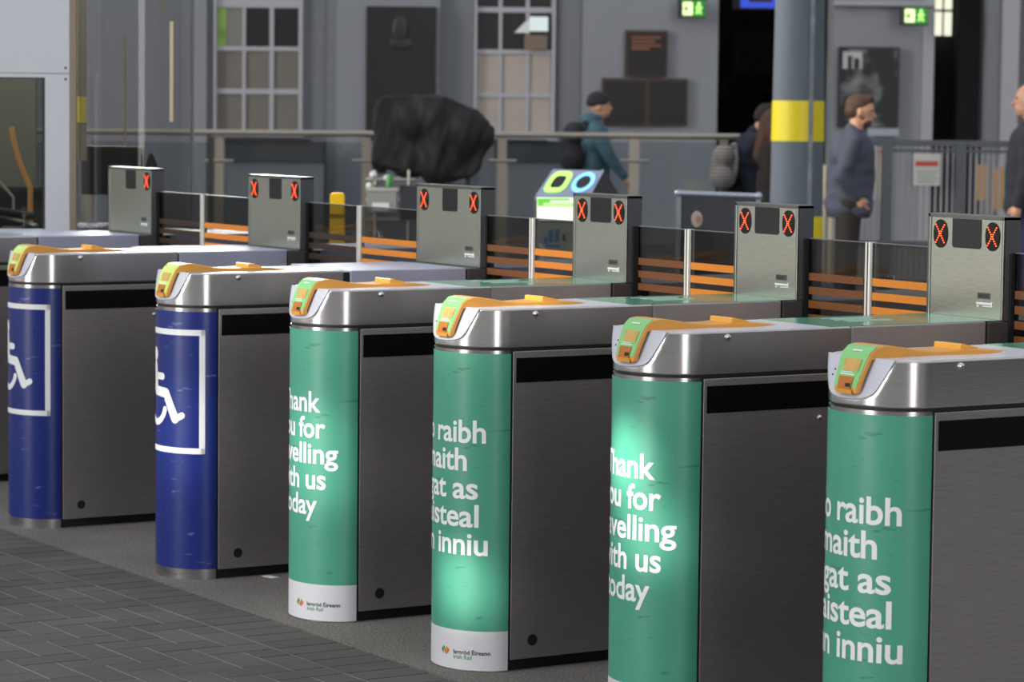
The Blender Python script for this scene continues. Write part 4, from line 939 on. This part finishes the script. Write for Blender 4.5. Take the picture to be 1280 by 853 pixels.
# backpacks
def bag(label, px, d, z0, z1, w_, mm, turn=0.0):
    r = bgthing('backpack', label, 'backpack', px, d, 0, None, turn); h_ = z1 - z0; cz = (z0 + z1) / 2
    m = MB(); m.cap((0, -.07, z1 - w_), (0, .07, z1 - w_), w_ * .85, w_ * .85); m.cap((-.01, -.09, z0 + w_), (-.01, .09, z0 + w_), w_, w_); m.cap((0, 0, z1 - w_), (-.01, 0, z0 + w_), w_, w_ * 1.05); blob(m, 'pack_body', mm, r, .012, 3)
    m = MB(); m.cap((-w_ * .75, -.04, z0 + w_ * .9), (-w_ * .75, .04, z0 + w_ * .9), w_ * .45, w_ * .45); blob(m, 'front_pocket', mm, r, .012, 3)
    for sy in (1, -1): MB().path([(w_ * .6, sy * .09, z1 - .02), (w_ * .85, sy * .11, z1 + .0), (w_ * 1.0, sy * .12, z1 - .12), (w_ * .9, sy * .12, cz - .05), (w_ * .7, sy * .1, z0 + .06)], .013, 8).build('shoulder_strap', mm, r, smooth=True)
    return r
bag('black backpack worn by the walking man in the teal jacket', 718, 27.0, .93, 1.40, .115, mat('pack_black', (34, 34, 40), .8, noise_amt=.3, nscale=12))
stripe = mat('striped_canvas', (110, 106, 104), .85)
nt = stripe.node_tree; wv = nt.nodes.new('ShaderNodeTexWave'); wv.bands_direction = 'Z'; wv.inputs['Scale'].default_value = 11; wv.inputs['Distortion'].default_value = .6
tc = nt.nodes.new('ShaderNodeTexCoord'); nt.links.new(tc.outputs['Object'], wv.inputs['Vector']); mx = nt.nodes.new('ShaderNodeMix'); mx.data_type = 'RGBA'; mx.inputs[6].default_value = srgb((62, 60, 60)); mx.inputs[7].default_value = srgb((158, 154, 150)); nt.links.new(wv.outputs[0], mx.inputs[0]); nt.links.new(mx.outputs[2], nt.nodes['Principled BSDF'].inputs['Base Color'])
bag('pale striped canvas backpack worn by the bowed person in the doorway', 905, 24.4, .86, 1.24, .10, stripe)

# ------------------------------------------------------------------ light
w = bpy.data.worlds.new('world'); SC.world = w; w.use_nodes = True; nt = w.node_tree; bgn = nt.nodes['Background']
tc = nt.nodes.new('ShaderNodeTexCoord'); sp = nt.nodes.new('ShaderNodeSeparateXYZ'); cr = nt.nodes.new('ShaderNodeValToRGB')
nt.links.new(tc.outputs['Generated'], sp.inputs[0]); nt.links.new(sp.outputs['Z'], cr.inputs[0]); nt.links.new(cr.outputs[0], bgn.inputs[0])
e = cr.color_ramp.elements; e[0].position = 0.0; e[0].color = (.16, .155, .15, 1); e[1].position = 1.0; e[1].color = (.78, .82, .9, 1)
for p_, c_ in ((.04, (.36, .36, .365, 1)), (.22, (.46, .465, .48, 1)), (.5, (.6, .62, .66, 1))):
    q = e.new(p_); q.color = c_
bgn.inputs[1].default_value = 1.0
def node(t, **k):
    n = nt.nodes.new(t)
    for a, b in k.items(): setattr(n, a, b)
    return n
hv = node('ShaderNodeVectorMath', operation='MULTIPLY'); nt.links.new(tc.outputs['Generated'], hv.inputs[0]); hv.inputs[1].default_value = (1, 1, 0)
hn = node('ShaderNodeVectorMath', operation='NORMALIZE'); nt.links.new(hv.outputs[0], hn.inputs[0])
last = cr.outputs[0]
for (dx, dy, w0, w1, st, zl, zh) in ((-.08, -.99, .988, .998, 6.0, -.2, .5), (.976, -.22, .993, .998, 6.0, -.2, .35), (.78, .62, .90, .98, -.25, -1.0, .12), (-.62, -.78, .95, .985, .5, -.2, .4)):  # added bright bands and a dark sector for the steel to reflect
    dp = node('ShaderNodeVectorMath', operation='DOT_PRODUCT'); nt.links.new(hn.outputs[0], dp.inputs[0]); v_ = Vector((dx, dy, 0)).normalized(); dp.inputs[1].default_value = v_
    mr = node('ShaderNodeMapRange', interpolation_type='SMOOTHSTEP'); mr.inputs[1].default_value = w0; mr.inputs[2].default_value = w1; nt.links.new(dp.outputs['Value'], mr.inputs[0])
    m1 = node('ShaderNodeMapRange'); m1.inputs[1].default_value = zl; m1.inputs[2].default_value = zl + .08; nt.links.new(sp.outputs['Z'], m1.inputs[0])
    m2 = node('ShaderNodeMapRange'); m2.inputs[1].default_value = zh; m2.inputs[2].default_value = zh + .1; m2.inputs[3].default_value = st; m2.inputs[4].default_value = 0; nt.links.new(sp.outputs['Z'], m2.inputs[0])
    p1 = node('ShaderNodeMath', operation='MULTIPLY'); nt.links.new(mr.outputs[0], p1.inputs[0]); nt.links.new(m1.outputs[0], p1.inputs[1])
    p2 = node('ShaderNodeMath', operation='MULTIPLY'); nt.links.new(p1.outputs[0], p2.inputs[0]); nt.links.new(m2.outputs[0], p2.inputs[1])
    ad = node('ShaderNodeVectorMath', operation='ADD'); sc_ = node('ShaderNodeVectorMath', operation='SCALE'); sc_.inputs[0].default_value = (1, .97, .92); nt.links.new(p2.outputs[0], sc_.inputs['Scale'])
    nt.links.new(last, ad.inputs[0]); nt.links.new(sc_.outputs[0], ad.inputs[1]); last = ad.outputs[0]
nt.links.new(last, bgn.inputs[0])
def area(loc, tgt, size, energy, col=(1, 1, 1), sy=None):
    l = bpy.data.lights.new('area_light', 'AREA'); l.energy = energy; l.size = size; l.color = col
    if sy: l.shape = 'RECTANGLE'; l.size_y = sy
    o = bpy.data.objects.new('area_light', l); COL.objects.link(o); o.location = loc
    o.rotation_euler = (Vector(tgt) - Vector(loc)).to_track_quat('-Z', 'Y').to_euler(); return o
def spot(loc, tgt, energy, ang, blend=.8, col=(1, .96, .88), rad=.05):
    l = bpy.data.lights.new('spot_light', 'SPOT'); l.energy = energy; l.spot_size = radians(ang); l.spot_blend = blend; l.color = col; l.shadow_soft_size = rad
    o = bpy.data.objects.new('spot_light', l); COL.objects.link(o); o.location = loc
    o.rotation_euler = (Vector(tgt) - Vector(loc)).to_track_quat('-Z', 'Y').to_euler(); return o
# unseen area light added beyond the gates to whiten the lid tops
area(tuple(bg(-3, 21, 3.6)), (-1.5, .4, .95), 3, 520, (1, .96, .88), 1.2)
# unseen spots added for soft patches of bounced sunlight on the noses
def ntip(X, z, a=.4): return (X - .15 + .15 * sin(a), -.124 * cos(a), z)
for X, z, a, E_, A_, dx, dz in ((XS[5], .67, .0, 3200, 2.7, .6, 1.6), (XS[5], .50, .5, 1500, 3.0, .9, 1.6), (XS[4], .24, .55, 1700, 2.9, 1.2, 1.2), (XS[3], .50, .6, 900, 4.6, 1.0, 1.4), (XS[2], .47, .55, 700, 5.0, .9, 1.4)):
    t = Vector(ntip(X, z, a)); spot(t + Vector((dx, -4.6, dz)), t, E_, A_, 1.0)
for X, E_ in ((XS[4], 850), (XS[3], 200), (XS[2], 180), (XS[1], 150)):
    t = Vector((X - .15, .02, .97)); spot(t + Vector((.4, -3.2, 2.2)), t, E_, 6.5, 1.0, (1, .94, .8))
spot((XS[3] + .6, -6.5, 2.0), (XS[3] - .3, 0, .65), 620, 20, 1.0, (1, .98, .95))  # added wide fill spot brightens the middle gates
m1 = bg(sz(1064, 200, 21.6)[0], 21.6, 1.45); spot(bg(sz(1064, 200, 21.6)[0] - 3.2, 19.6, 4.2), m1, 420, 16, .9, (1, .84, .62))  # added warm spot stands in for sun on the standing man
l = bpy.data.lights.new('low_sun', 'SUN'); l.energy = .65; l.angle = radians(12); l.color = (1, .96, .9)
o = bpy.data.objects.new('low_sun', l); COL.objects.link(o); o.rotation_euler = Vector((.10, .97, -.2)).to_track_quat('-Z', 'Y').to_euler()
l = bpy.data.lights.new('booth_fill', 'POINT'); l.energy = 45; l.shadow_soft_size = .1; o = bpy.data.objects.new('booth_fill', l); COL.objects.link(o); o.location = BLOC  # added fill light that brightens the booth interior
SC.view_settings.view_transform = 'Standard'; SC.view_settings.look = 'None'; SC.view_settings.exposure = 0; SC.view_settings.gamma = 1
